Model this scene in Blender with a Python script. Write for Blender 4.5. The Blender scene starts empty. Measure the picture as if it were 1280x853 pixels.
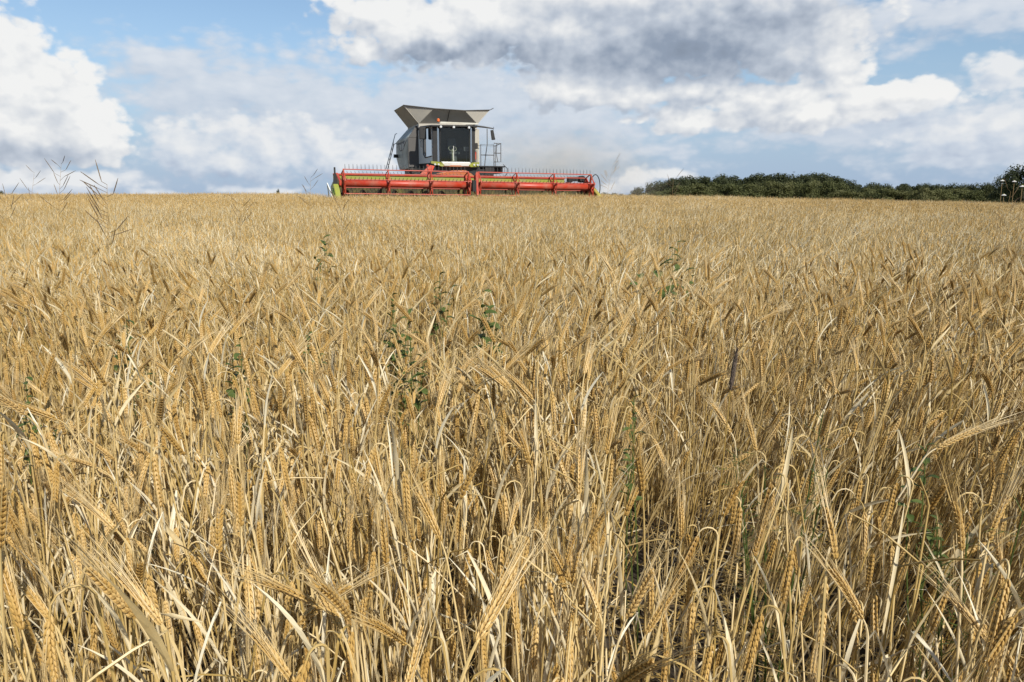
import bpy, bmesh, math, random
import numpy as np
from mathutils import Vector, Matrix, Euler, Quaternion
R = math.radians
SC = bpy.context.scene
COL = SC.collection

# ------------------------------------------------------------------ camera
FPX, PITCH, CZ = 960.0, math.atan(180.5 / 960.0), 1.3
cam_d = bpy.data.cameras.new('camera')
cam = bpy.data.objects.new('camera', cam_d)
COL.objects.link(cam)
cam_d.sensor_width = 36.0
cam_d.lens = 36.0 * FPX / 1280.0
cam_d.clip_start, cam_d.clip_end = 0.02, 6000.0
cam.location = (0, 0, CZ)
cam.rotation_euler = (R(90) - PITCH, 0, 0)
SC.camera = cam

# ------------------------------------------------------------------ light, view
SUN_AZ, SUN_EL = 149.0, 42.0            # degrees clockwise from the viewing direction, height
sv = Vector((math.sin(R(SUN_AZ)) * math.cos(R(SUN_EL)), math.cos(R(SUN_AZ)) * math.cos(R(SUN_EL)), math.sin(R(SUN_EL))))
sun_d = bpy.data.lights.new('sun', 'SUN')
sun_d.energy = 5.0
sun_d.angle = R(0.5)
sun_d.color = (1.0, 0.95, 0.87)
sun = bpy.data.objects.new('sun', sun_d)
COL.objects.link(sun)
sun.rotation_euler = sv.to_track_quat('Z', 'Y').to_euler()
SC.view_settings.view_transform = 'Standard'
SC.view_settings.look = 'None'
SC.view_settings.gamma = 1.0
SC.view_settings.exposure = 0.12
SC.view_settings.use_curve_mapping = False
SC.cycles.max_bounces = 6
SC.cycles.diffuse_bounces = 3
SC.cycles.transparent_max_bounces = 8


def ae(px, py):
    """a point of the 1280 x 853 photograph as azimuth and elevation in degrees"""
    a, b = (px - 640) / FPX, (426.5 - py) / FPX
    x, y, z = a, math.cos(PITCH) + b * math.sin(PITCH), -math.sin(PITCH) + b * math.cos(PITCH)
    return math.degrees(math.atan2(x, y)), math.degrees(math.atan2(z, math.hypot(x, y)))


# ------------------------------------------------------------------ node helpers
class NT:
    def __init__(self, tree):
        self.t = tree
        self.n = tree.nodes
        self.l = tree.links

    def new(self, kind, **kw):
        nd = self.n.new(kind)
        for k, v in kw.items():
            setattr(nd, k, v)
        return nd

    def put(self, sock, v):
        if isinstance(v, bpy.types.NodeSocket):
            self.l.new(v, sock)
        elif v is not None:
            sock.default_value = v

    def math(self, op, a, b=None, c=None, clamp=False):
        nd = self.new('ShaderNodeMath', operation=op, use_clamp=clamp)
        for i, v in enumerate((a, b, c)):
            if v is not None:
                self.put(nd.inputs[i], v)
        return nd.outputs[0]

    def vec(self, op, a, b=None, c=None, out=0):
        nd = self.new('ShaderNodeVectorMath', operation=op)
        for i, v in enumerate((a, b, c)):
            if v is not None:
                self.put(nd.inputs[i], v)
        return nd.outputs[out]

    def scale(self, a, s):
        nd = self.new('ShaderNodeVectorMath', operation='SCALE')
        self.put(nd.inputs[0], a)
        self.put(nd.inputs['Scale'], s)
        return nd.outputs[0]

    def noise(self, v, scale, detail=4, rough=0.55, color=False, lac=2.0, dims='3D'):
        nd = self.new('ShaderNodeTexNoise')
        nd.noise_dimensions = dims
        self.put(nd.inputs['Vector'], v)
        nd.inputs['Scale'].default_value = scale
        nd.inputs['Detail'].default_value = detail
        nd.inputs['Roughness'].default_value = rough
        nd.inputs['Lacunarity'].default_value = lac
        return nd.outputs['Color' if color else 'Fac']

    def ramp(self, fac, stops, interp='LINEAR'):
        nd = self.new('ShaderNodeValToRGB')
        cr = nd.color_ramp
        cr.interpolation = interp
        while len(cr.elements) < len(stops):
            cr.elements.new(0.5)
        for e, (p, c) in zip(cr.elements, stops):
            e.position = p
            e.color = (*c, 1) if len(c) == 3 else c
        self.put(nd.inputs[0], fac)
        return nd.outputs[0]

    def smooth(self, v, a, b, c=0.0, d=1.0):
        nd = self.new('ShaderNodeMapRange', interpolation_type='SMOOTHSTEP')
        self.put(nd.inputs[0], v)
        for i, x in enumerate((a, b, c, d)):
            nd.inputs[i + 1].default_value = x
        return nd.outputs[0]

    def mix(self, f, a, b):
        nd = self.new('ShaderNodeMix', data_type='RGBA')
        self.put(nd.inputs[0], f)
        self.put(nd.inputs[6], a if isinstance(a, bpy.types.NodeSocket) else (*a, 1))
        self.put(nd.inputs[7], b if isinstance(b, bpy.types.NodeSocket) else (*b, 1))
        return nd.outputs[2]


def blob_group(name, blobs, erode, warp, vscale, seed):
    """a group: (azimuth, elevation) in degrees -> cloud field, above 0 inside a cloud"""
    g = bpy.data.node_groups.new(name, 'ShaderNodeTree')
    g.interface.new_socket('P', in_out='INPUT', socket_type='NodeSocketVector')
    g.interface.new_socket('F', in_out='OUTPUT', socket_type='NodeSocketFloat')
    t = NT(g)
    gi, go = t.new('NodeGroupInput'), t.new('NodeGroupOutput')
    P = gi.outputs[0]
    S = t.vec('MULTIPLY_ADD', P, (1, vscale, 0), (seed, seed * 0.7, seed * 1.3))
    w1 = t.vec('SUBTRACT', t.noise(S, 0.22, 2, 0.5, True, dims='2D'), (.5, .5, .5))
    Q = t.vec('MULTIPLY_ADD', w1, (warp, warp * 0.55, 0), P)
    f = None
    for (px, py, rx, ry, s) in blobs:
        a, e = ae(px, py)
        k = 0.0585                      # degrees per pixel
        d = t.vec('MULTIPLY_ADD', Q, (1 / (rx * k), 1 / (ry * k), 0), (-a / (rx * k), -e / (ry * k), 0))
        v = t.math('SUBTRACT', s, t.vec('LENGTH', d, out=1))
        f = v if f is None else t.math('SMOOTH_MAX', f, v, 0.22)
    n1 = t.noise(S, 0.5, 5, 0.52, dims='2D')
    vo = t.new('ShaderNodeTexVoronoi', feature='F1', voronoi_dimensions='2D')
    vo.inputs['Scale'].default_value = 0.75
    vo.inputs['Detail'].default_value = 1.2
    vo.inputs['Roughness'].default_value = 0.5
    t.put(vo.inputs['Vector'], t.vec('MULTIPLY_ADD', w1, (1.1, 1.1, 0), S))
    puff = t.math('SUBTRACT', 0.55, vo.outputs['Distance'])
    er = t.math('MULTIPLY_ADD', t.math('SUBTRACT', n1, 0.5), erode * 1.9, t.math('MULTIPLY', puff, erode * 0.75))
    f = t.math('ADD', f, er)
    t.put(go.inputs[0], f)
    return g


def sum_group(name, blobs):
    """soft bumps added up: where a cloud lies in the shade of another"""
    g = bpy.data.node_groups.new(name, 'ShaderNodeTree')
    g.interface.new_socket('P', in_out='INPUT', socket_type='NodeSocketVector')
    g.interface.new_socket('F', in_out='OUTPUT', socket_type='NodeSocketFloat')
    t = NT(g)
    gi, go = t.new('NodeGroupInput'), t.new('NodeGroupOutput')
    f = None
    for (px, py, rx, ry, s) in blobs:
        a, e = ae(px, py)
        k = 0.0585
        d = t.vec('MULTIPLY_ADD', gi.outputs[0], (1 / (rx * k), 1 / (ry * k), 0), (-a / (rx * k), -e / (ry * k), 0))
        v = t.smooth(t.vec('LENGTH', d, out=1), 1.0, 0.0, 0.0, s)
        f = v if f is None else t.math('ADD', f, v)
    t.put(go.inputs[0], f)
    return g


# ------------------------------------------------------------------ the sky
def build_sky():
    w = bpy.data.worlds.new('World')
    SC.world = w
    w.use_nodes = True
    w.cycles.sampling_method = 'MANUAL'
    w.cycles.sample_map_resolution = 128
    t = NT(w.node_tree)
    for nd in list(t.n):
        t.n.remove(nd)
    out, bg = t.new('ShaderNodeOutputWorld'), t.new('ShaderNodeBackground')
    t.l.new(bg.outputs[0], out.inputs[0])
    sky = t.new('ShaderNodeTexSky', sky_type='NISHITA', sun_disc=False)
    sky.sun_elevation = R(SUN_EL)
    sky.sun_rotation = R(SUN_AZ)
    sky.air_density = 1.0
    sky.dust_density = 0.6
    sky.ozone_density = 1.5
    K = 0.1
    bg.inputs['Strength'].default_value = 0.088

    tc = t.new('ShaderNodeTexCoord')
    sp = t.new('ShaderNodeSeparateXYZ')
    t.l.new(tc.outputs['Generated'], sp.inputs[0])
    az = t.math('MULTIPLY', t.math('ARCTAN2', sp.outputs[0], sp.outputs[1]), 57.29578)
    el = t.math('MULTIPLY', t.math('ARCSINE', sp.outputs[2]), 57.29578)
    cb = t.new('ShaderNodeCombineXYZ')
    t.put(cb.inputs[0], az)
    t.put(cb.inputs[1], el)
    P = cb.outputs[0]

    def layer(blobs, darks, erode, warp, vscale, seed, soft, lit, shade, off, gain, base, amax):
        g = blob_group('cloud_field_%d' % seed, blobs, erode, warp, vscale, seed)
        a, b = t.new('ShaderNodeGroup'), t.new('ShaderNodeGroup')
        a.node_tree = b.node_tree = g
        t.put(a.inputs[0], P)
        t.put(b.inputs[0], t.vec('ADD', P, (off[0], off[1], 0)))
        F = a.outputs[0]
        alpha = t.smooth(F, 0.0, soft, 0.0, amax)
        dif = t.math('MULTIPLY', t.math('SUBTRACT', F, b.outputs[0]), gain)
        L = t.math('ADD', dif, base)
        if darks:
            s = t.new('ShaderNodeGroup')
            s.node_tree = sum_group('cloud_shade_%d' % seed, darks)
            wn = t.vec('SUBTRACT', t.noise(P, 0.35, 3, 0.6, True, dims='2D'), (.5, .5, .5))
            t.put(s.inputs[0], t.vec('MULTIPLY_ADD', wn, (5.0, 2.6, 0), P))
            L = t.math('SUBTRACT', L, s.outputs[0])
            L = t.math('MULTIPLY_ADD', t.math('SUBTRACT', t.noise(P, 0.28, 4, 0.55, dims='2D'), 0.5), 0.45, L)
        L = t.math('MULTIPLY_ADD', L, 1 / 1.5, 1 / 3, clamp=True)
        k = 1.0 / K
        colr = t.ramp(L, [(0.0, [c * k * 0.8 for c in shade[0]]), (0.30, [c * k for c in shade[0]]), (0.63, [c * k for c in shade[1]]), (1.0, [c * k for c in lit])])
        return alpha, colr

    # clear air: the sky texture, paler low down
    hs = t.new('ShaderNodeHueSaturation')
    t.put(hs.inputs['Color'], t.vec('MULTIPLY', sky.outputs[0], (1.0, 1.04, 1.06)))
    hs.inputs['Saturation'].default_value = 1.0
    hs.inputs['Value'].default_value = 1.22
    c = hs.outputs[0]
    low = t.smooth(el, 13.0, 0.5, 0.0, 0.85)
    c = t.mix(low, c, (3.5, 4.85, 7.0))

    # thin high veil
    veil = [(230, 85, 120, 36, 1.0), (300, 115, 200, 62, 1.15), (400, 140, 170, 62, 1.15), (480, 150, 130, 60, 1.1), (590, 130, 190, 80, 1.2), (700, 150, 190, 50, 1.1), (1170, 22, 200, 36, 1.1), (760, 190, 260, 44, 0.8),
            (1230, 180, 160, 60, 1.0), (1060, 150, 240, 50, 1.0)]
    a, cc = layer(veil, None, 0.42, 6.0, 2.0, 3, 0.75, (0.76, 0.80, 0.86), ((0.47, 0.55, 0.68), (0.61, 0.68, 0.78)), (0.6, 1.0), 0.5, 0.55, 0.92)
    c = t.mix(a, c, cc)
    # hazy cumulus low over the field
    back = [(60, 230, 150, 20, 1.0), (150, 226, 60, 18, 0.9), (235, 185, 62, 46, 1.0), (330, 186, 84, 50, 1.05), (410, 184, 64, 48, 1.0), (450, 200, 70, 40, .9), (280, 205, 90, 30, .9),
            (330, 236, 120, 12, .8), (800, 224, 44, 22, 1.0), (845, 216, 40, 16, .9), (760, 236, 60, 14, .8), (1185, 165, 75, 34, 1.05), (1250, 160, 70, 42, 1.05),
            (1120, 135, 90, 26, .95), (1210, 195, 100, 20, .85), (1262, 92, 48, 26, 1.05), (60, 244, 240, 12, .9), (1050, 150, 110, 22, .9)]
    bd = [(270, 224, 150, 18, .35), (420, 222, 130, 22, .3), (90, 248, 160, 12, .2), (1190, 202, 150, 26, .30), (860, 238, 120, 12, .3), (1130, 160, 90, 20, .25), (230, 200, 60, 20, .2)]
    a, cc = layer(back, bd, 0.5, 3.0, 1.5, 11, 0.55, (0.88, 0.89, 0.90), ((0.42, 0.50, 0.64), (0.62, 0.69, 0.79)), (0.7, 0.95), 0.6, 0.66, 0.92)
    c = t.mix(a, c, cc)
    # near cumulus
    main = [(-10, 70, 66, 60, 1.0), (30, 115, 80, 62, 1.1), (85, 142, 62, 50, 1.05), (128, 172, 40, 28, 1.0), (20, 163, 120, 30, 1.1), (-60, 130, 120, 90, 1.1),
            (480, 12, 80, 34, 1.0), (540, 40, 120, 42, 1.1), (620, 20, 110, 50, 1.1), (700, 40, 110, 56, 1.1), (560, 62, 120, 22, .95), (450, 62, 56, 26, .8),
            (780, 50, 160, 66, 1.15), (880, 30, 190, 66, 1.2), (980, 50, 100, 40, 1.1), (1035, 78, 54, 32, 1.05), (1055, 100, 46, 20, .95),
            (720, 114, 76, 26, 1.0), (790, 118, 90, 24, 1.0), (880, 108, 60, 26, 1.0), (950, 124, 120, 26, 1.0), (1010, 144, 130, 22, 1.0), (1100, 116, 110, 18, .95),
            (880, 148, 120, 20, .9), (820, -10, 300, 40, 1.1)]
    md = [(30, 196, 190, 16, .34), (0, 172, 100, 12, .10), (560, 72, 170, 24, .40), (640, 56, 70, 34, .25), (800, 80, 240, 44, .46), (900, 52, 230, 62, .55), (800, 26, 260, 48, .32), (600, 60, 110, 36, .22),
          (960, 96, 90, 16, .30), (840, 122, 260, 30, .16), (700, 138, 90, 16, .34), (800, 142, 110, 14, .34), (900, 122, 100, 10, .28), (960, 154, 140, 14, .28), (480, 90, 120, 26, .2),
          (1010, 22, 110, 30, .34), (540, 70, 130, 18, .2)]
    a, cc = layer(main, md, 0.46, 3.2, 1.4, 23, 0.32, (0.94, 0.94, 0.93), ((0.30, 0.36, 0.46), (0.55, 0.605, 0.69)), (0.8, 1.1), 0.5, 0.86, 0.97)
    c = t.mix(a, c, cc)
    # unseen rest of the dome: clouds, and sky darkened to cut the fill light
    S = t.scale(tc.outputs['Generated'], 1.0)
    n = t.noise(S, 3.2, 8, 0.58)
    side = t.math('MAXIMUM', t.smooth(t.math('ABSOLUTE', az), 38.0, 60.0), t.smooth(el, 17.0, 30.0))
    a = t.math('MULTIPLY', t.math('MULTIPLY', t.smooth(n, 0.52, 0.70), side), 0.6)
    c = t.mix(t.math('MULTIPLY', side, 0.45), c, (1.6, 2.2, 3.2))
    c = t.mix(a, c, (6.0, 6.3, 6.8))
    # below the horizon
    c = t.mix(t.smooth(el, -0.2, -2.0), c, (2.2, 2.0, 1.6))
    t.put(bg.inputs['Color'], c)


build_sky()
# ------------------------------------------------------------------ scene helpers
def smoothstep(v, a, b):
    x = np.clip((np.asarray(v, float) - a) / (b - a), 0, 1)
    return x * x * (3 - 2 * x)


def ground_z(x, y):
    """the field climbs gently from the camera to a crest behind the harvester and falls off to the right and beyond"""
    x, y = np.asarray(x, float), np.asarray(y, float)
    z = 0.70 * smoothstep(y, -4, 42) ** 1.15
    z = z - (0.020 * np.clip(x - 2, 0, 60) + 0.05 * smoothstep(-x, 8, 26)) * smoothstep(y, 4, 24)
    z = z - 0.030 * np.clip(y - 46, 0, 220) ** 1.0 * smoothstep(y, 46, 80)
    z = z + 0.03 * np.sin(x * 0.9 + y * 0.35) * np.sin(y * 0.55 + 1.0) * smoothstep(y, 2, 8)
    return z


def tag(o, label=None, cat=None, group=None, kind=None):
    for k, v in (('label', label), ('category', cat), ('group', group), ('kind', kind)):
        if v is not None:
            o[k] = v
    return o


def empty(name, loc=(0, 0, 0), rot=(0, 0, 0)):
    o = bpy.data.objects.new(name, None)
    COL.objects.link(o)
    o.location, o.rotation_euler = loc, rot
    o.empty_display_size = 0.1
    return o


def copy_tree(o, parent=None):
    c = o.copy()
    COL.objects.link(c)
    c.parent = parent
    for ch in o.children:
        copy_tree(ch, c)
    return c


class MB:
    """collects vertices and faces for one mesh"""

    def __init__(self):
        self.v, self.f, self.m, self.t = [], [], [], []
        self.mat, self.tint = 0, 0.5

    def add(self, verts, faces):
        b = len(self.v)
        self.v.extend([tuple(map(float, p)) for p in verts])
        self.t.extend([self.tint] * len(verts))
        for f in faces:
            self.f.append(tuple(i + b for i in f))
            self.m.append(self.mat)

    def box(self, x0, x1, y0, y1, z0, z1):
        v = [(x, y, z) for z in (z0, z1) for y in (y0, y1) for x in (x0, x1)]
        self.add(v, [(0, 2, 3, 1), (4, 5, 7, 6), (0, 1, 5, 4), (2, 6, 7, 3), (0, 4, 6, 2), (1, 3, 7, 5)])

    def hexa(self, a, b):
        """two matching polygons joined into a solid"""
        n = len(a)
        self.add(list(a) + list(b), [tuple(reversed(range(n))), tuple(range(n, 2 * n))] + [(i, (i + 1) % n, n + (i + 1) % n, n + i) for i in range(n)])

    def plate(self, poly, d):
        """a polygon given a thickness d (a vector)"""
        self.hexa(poly, [tuple(np.add(p, d)) for p in poly])

    def tube(self, path, r, n=8, cap=True):
        path = [np.array(p, float) for p in path]
        rr = r if hasattr(r, '__len__') else [r] * len(path)
        vs, fs = [], []
        ref = None
        for i, p in enumerate(path):
            d = path[min(i + 1, len(path) - 1)] - path[max(i - 1, 0)]
            d = d / (np.linalg.norm(d) + 1e-9)
            if ref is None:
                ref = np.array([0, 0, 1.0]) if abs(d[2]) < 0.9 else np.array([1.0, 0, 0])
            u = ref - d * (ref @ d)
            u = u / (np.linalg.norm(u) + 1e-9)
            ref = u
            w = np.cross(d, u)
            for k in range(n):
                a = 2 * math.pi * k / n
                vs.append(p + rr[i] * (math.cos(a) * u + math.sin(a) * w))
        for i in range(len(path) - 1):
            for k in range(n):
                fs.append((i * n + k, i * n + (k + 1) % n, (i + 1) * n + (k + 1) % n, (i + 1) * n + k))
        if cap:
            fs.append(tuple(reversed(range(n))))
            fs.append(tuple(range((len(path) - 1) * n, len(path) * n)))
        self.add(vs, fs)

    def lathe_x(self, x_r, cy, cz, n=32):
        """rings (x, radius) turned about an axis along x"""
        vs = [(x, cy + r * math.cos(2 * math.pi * k / n), cz + r * math.sin(2 * math.pi * k / n)) for x, r in x_r for k in range(n)]
        fs = [(i * n + k, i * n + (k + 1) % n, (i + 1) * n + (k + 1) % n, (i + 1) * n + k) for i in range(len(x_r) - 1) for k in range(n)]
        self.add(vs, fs)

    def mesh(self, name, mats):
        me = bpy.data.meshes.new(name)
        me.from_pydata(self.v, [], self.f)
        for m in (mats if isinstance(mats, (list, tuple)) else [mats]):
            me.materials.append(m)
        me.polygons.foreach_set('material_index', self.m)
        at = me.attributes.new('tint', 'FLOAT', 'POINT')
        at.data.foreach_set('value', self.t)
        me.update()
        return me

    def build(self, name, mats, parent=None, smooth=False, bevel=0.0):
        me = self.mesh(name, mats)
        if smooth:
            me.polygons.foreach_set('use_smooth', [True] * len(me.polygons))
        if bevel:
            bm = bmesh.new()
            bm.from_mesh(me)
            bmesh.ops.recalc_face_normals(bm, faces=bm.faces)
            ed = [e for e in bm.edges if len(e.link_faces) == 2 and e.calc_face_angle(0) > 0.5]
            bmesh.ops.bevel(bm, geom=ed, offset=bevel, segments=2, affect='EDGES', clamp_overlap=True)
            bm.to_mesh(me)
            bm.free()
        o = bpy.data.objects.new(name, me)
        COL.objects.link(o)
        if parent is not None:
            o.parent = parent
        return o


# ------------------------------------------------------------------ materials
def mat(name):
    m = bpy.data.materials.new(name)
    m.use_nodes = True
    t = NT(m.node_tree)
    return m, t, t.n['Principled BSDF']


def paint(name, col, rough=0.45, metal=0.0, dirt=0.35, scale=2.5, dust=(0.30, 0.24, 0.16), spec=0.5, coat=0.0):
    m, t, b = mat(name)
    tc = t.new('ShaderNodeTexCoord')
    n = t.noise(tc.outputs['Object'], scale, 6, 0.65)
    n2 = t.noise(tc.outputs['Object'], scale * 9, 3, 0.6)
    f = t.math('MULTIPLY', t.smooth(t.math('MULTIPLY_ADD', n2, 0.25, n), 0.5, 0.85), dirt)
    t.put(b.inputs['Base Color'], t.mix(f, col, dust))
    t.put(b.inputs['Roughness'], t.math('MULTIPLY_ADD', f, 0.4, rough, clamp=True))
    b.inputs['Metallic'].default_value = metal
    b.inputs['Specular IOR Level'].default_value = spec
    b.inputs['Coat Weight'].default_value = coat
    return m


def straw(name, stops, rough=0.55, trans=0.0, spec=0.35, along=0.0, objw=0.45):
    """dry plant matter: each strand has its own tint, each plant another"""
    m, t, b = mat(name)
    at = t.new('ShaderNodeAttribute', attribute_name='tint')
    oi = t.new('ShaderNodeObjectInfo')
    tc = t.new('ShaderNodeTexCoord')
    n = t.noise(tc.outputs['Object'], 22.0, 3, 0.6)
    hu = t.new('ShaderNodeAttribute', attribute_name='hue', attribute_type='INSTANCER')
    f = t.math('MULTIPLY_ADD', oi.outputs['Random'], objw - 0.2, t.math('MULTIPLY', at.outputs['Fac'], 1 - objw - 0.12))
    f = t.math('MULTIPLY_ADD', hu.outputs['Fac'], 0.32, f)
    f = t.math('ADD', f, t.math('MULTIPLY', t.math('SUBTRACT', n, 0.5), 0.45), clamp=True)
    c = t.ramp(f, stops)
    t.put(b.inputs['Base Color'], c)
    b.inputs['Roughness'].default_value = rough
    b.inputs['Specular IOR Level'].default_value = spec
    if trans:
        tr = t.new('ShaderNodeBsdfTranslucent')
        t.put(tr.inputs[0], c)
        mx = t.new('ShaderNodeMixShader')
        mx.inputs[0].default_value = trans
        t.l.new(b.outputs[0], mx.inputs[1])
        t.l.new(tr.outputs[0], mx.inputs[2])
        t.l.new(mx.outputs[0], t.n['Material Output'].inputs[0])
    return m


M = {}
M['stem'] = straw('barley_straw', [(0.0, (0.226, 0.139, 0.033)), (0.35, (0.399, 0.271, 0.082)), (0.7, (0.604, 0.451, 0.206)), (1.0, (0.788, 0.666, 0.443))], 0.42, 0.0, 0.45)
M['ear'] = straw('barley_grain', [(0.0, (0.287, 0.158, 0.037)), (0.5, (0.482, 0.303, 0.087)), (1.0, (0.686, 0.487, 0.211))], 0.5, 0.0, 0.4)
M['awn'] = straw('barley_awn', [(0.0, (0.369, 0.235, 0.070)), (0.5, (0.564, 0.405, 0.175)), (1.0, (0.758, 0.615, 0.370))], 0.45, 0.12, 0.4)
M['leaf'] = straw('dry_leaf', [(0.0, (0.348, 0.235, 0.082)), (0.35, (0.574, 0.441, 0.211)), (0.68, (0.769, 0.666, 0.443)), (1.0, (0.840, 0.790, 0.617))], 0.55, 0.25, 0.3)
M['weed'] = straw('green_weed', [(0.0, (0.07, 0.105, 0.024)), (0.6, (0.13, 0.17, 0.045)), (1.0, (0.22, 0.25, 0.08))], 0.5, 0.3, 0.35)
M['greyweed'] = straw('withered_weed', [(0.0, (0.10, 0.07, 0.04)), (0.6, (0.19, 0.13, 0.07)), (1.0, (0.27, 0.19, 0.10))], 0.7, 0.0, 0.2)
M['petal'] = straw('white_petal', [(0.0, (0.72, 0.72, 0.68)), (1.0, (0.82, 0.82, 0.80))], 0.6, 0.25, 0.3)


def soil_material():
    m, t, b = mat('field_soil')
    tc = t.new('ShaderNodeTexCoord')
    n = t.noise(tc.outputs['Object'], 3.0, 8, 0.7)
    n2 = t.noise(tc.outputs['Object'], 40.0, 4, 0.6)
    c = t.ramp(t.math('MULTIPLY_ADD', n2, 0.5, t.math('MULTIPLY', n, 0.6)), [(0.35, (0.022, 0.016, 0.010)), (0.65, (0.05, 0.036, 0.021)), (0.9, (0.13, 0.09, 0.045))])
    ps = t.new('ShaderNodeSeparateXYZ')
    t.put(ps.inputs[0], tc.outputs['Object'])
    n3 = t.noise(tc.outputs['Object'], 0.02, 4, 0.6)
    far = t.smooth(t.math('MAXIMUM', ps.outputs[1], t.math('ABSOLUTE', ps.outputs[0])), 70.0, 95.0)
    c = t.mix(far, c, t.ramp(n3, [(0.35, (0.075, 0.10, 0.03)), (0.5, (0.13, 0.13, 0.045)), (0.65, (0.30, 0.22, 0.10))]))
    t.put(b.inputs['Base Color'], c)
    b.inputs['Roughness'].default_value = 0.95
    bp = t.new('ShaderNodeBump')
    bp.inputs['Strength'].default_value = 0.6
    bp.inputs['Distance'].default_value = 0.03
    t.put(bp.inputs['Height'], n2)
    t.l.new(bp.outputs[0], b.inputs['Normal'])
    return m


# ------------------------------------------------------------------ the ground
def build_ground():
    xs = np.concatenate([[-3500, -1500, -700, -350, -200, -130, -90], np.arange(-64, 64.1, 1.6), [90, 130, 200, 350, 700, 1500, 3500]])
    ys = np.concatenate([[-900, -200, -60, -20], np.arange(-8, 70, 1.6), [76, 84, 95, 110, 130, 160, 200, 250, 300, 420, 700, 1400, 4500]])
    X, Y = np.meshgrid(xs, ys)
    Z = ground_z(X, Y)
    v = np.stack([X, Y, Z], -1).reshape(-1, 3)
    nx = len(xs)
    f = [(j * nx + i, j * nx + i + 1, (j + 1) * nx + i + 1, (j + 1) * nx + i) for j in range(len(ys) - 1) for i in range(nx - 1)]
    mb = MB()
    mb.add(v, f)
    o = mb.build('ground', soil_material(), smooth=True)
    tag(o, kind='structure')


build_ground()

# ------------------------------------------------------------------ barley
rng = random.Random(7)


def nrm(v):
    v = np.asarray(v, float)
    return v / (np.linalg.norm(v) + 1e-12)


def perp(d):
    a = np.array([0, 0, 1.0]) if abs(d[2]) < 0.9 else np.array([1.0, 0, 0])
    u = nrm(np.cross(a, d))
    return u, np.cross(d, u)


def rot_about(v, axis, a):
    return np.array(Matrix.Rotation(a, 3, Vector(axis)) @ Vector(v))


def strip(mb, path, widths, side, fold=0.25, twist=0.0):
    """a leaf blade: three points across, folded along its midrib"""
    vs, fs = [], []
    n = len(path)
    for i in range(n):
        d = nrm(np.subtract(path[min(i + 1, n - 1)], path[max(i - 1, 0)]))
        s = side - d * (side @ d)
        s = nrm(s)
        if twist:
            s = rot_about(s, d, twist * i / (n - 1))
        up = np.cross(s, d)
        w = widths[i] / 2
        vs += [path[i] - s * w + up * w * fold, path[i], path[i] + s * w + up * w * fold]
    for i in range(n - 1):
        a, b = i * 3, i * 3 + 3
        fs += [(a, a + 1, b + 1, b), (a + 1, a + 2, b + 2, b + 1)]
    mb.add(vs, fs)


def leaf_path(p, d, L, n, droop, kink_at, kink, rnd):
    """a blade that rises along d, sags, and may be broken over at a kink"""
    pts = [np.array(p, float)]
    d = nrm(d)
    hor = nrm(np.array([d[0], d[1], 0.0]) + 1e-6)
    ax = np.cross(np.array([0, 0, 1.0]), hor)
    for i in range(n):
        if kink_at is not None and i == kink_at:
            d = rot_about(d, ax, kink)
            d = rot_about(d, np.array([0, 0, 1.0]), rnd.uniform(-0.8, 0.8))
        d = nrm(rot_about(d, ax, droop / n))
        pts.append(pts[-1] + d * (L / n))
    return pts


def kernel(mb, p, d, out, L, w):
    """one grain: a pointed five-sided spindle"""
    u = nrm(out - d * (out @ d))
    s = np.cross(d, u)
    vs = [p]
    for tt, r in ((0.28, 0.46), (0.62, 0.5)):
        for k in range(5):
            a = 2 * math.pi * k / 5
            vs.append(p + d * L * tt + w * r * (math.cos(a) * u * 0.9 + math.sin(a) * s))
    vs.append(p + d * L)
    fs = []
    for k in range(5):
        k2 = (k + 1) % 5
        fs += [(0, 1 + k2, 1 + k), (1 + k, 1 + k2, 6 + k2, 6 + k), (6 + k, 6 + k2, 11)]
    mb.add(vs, fs)


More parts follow.
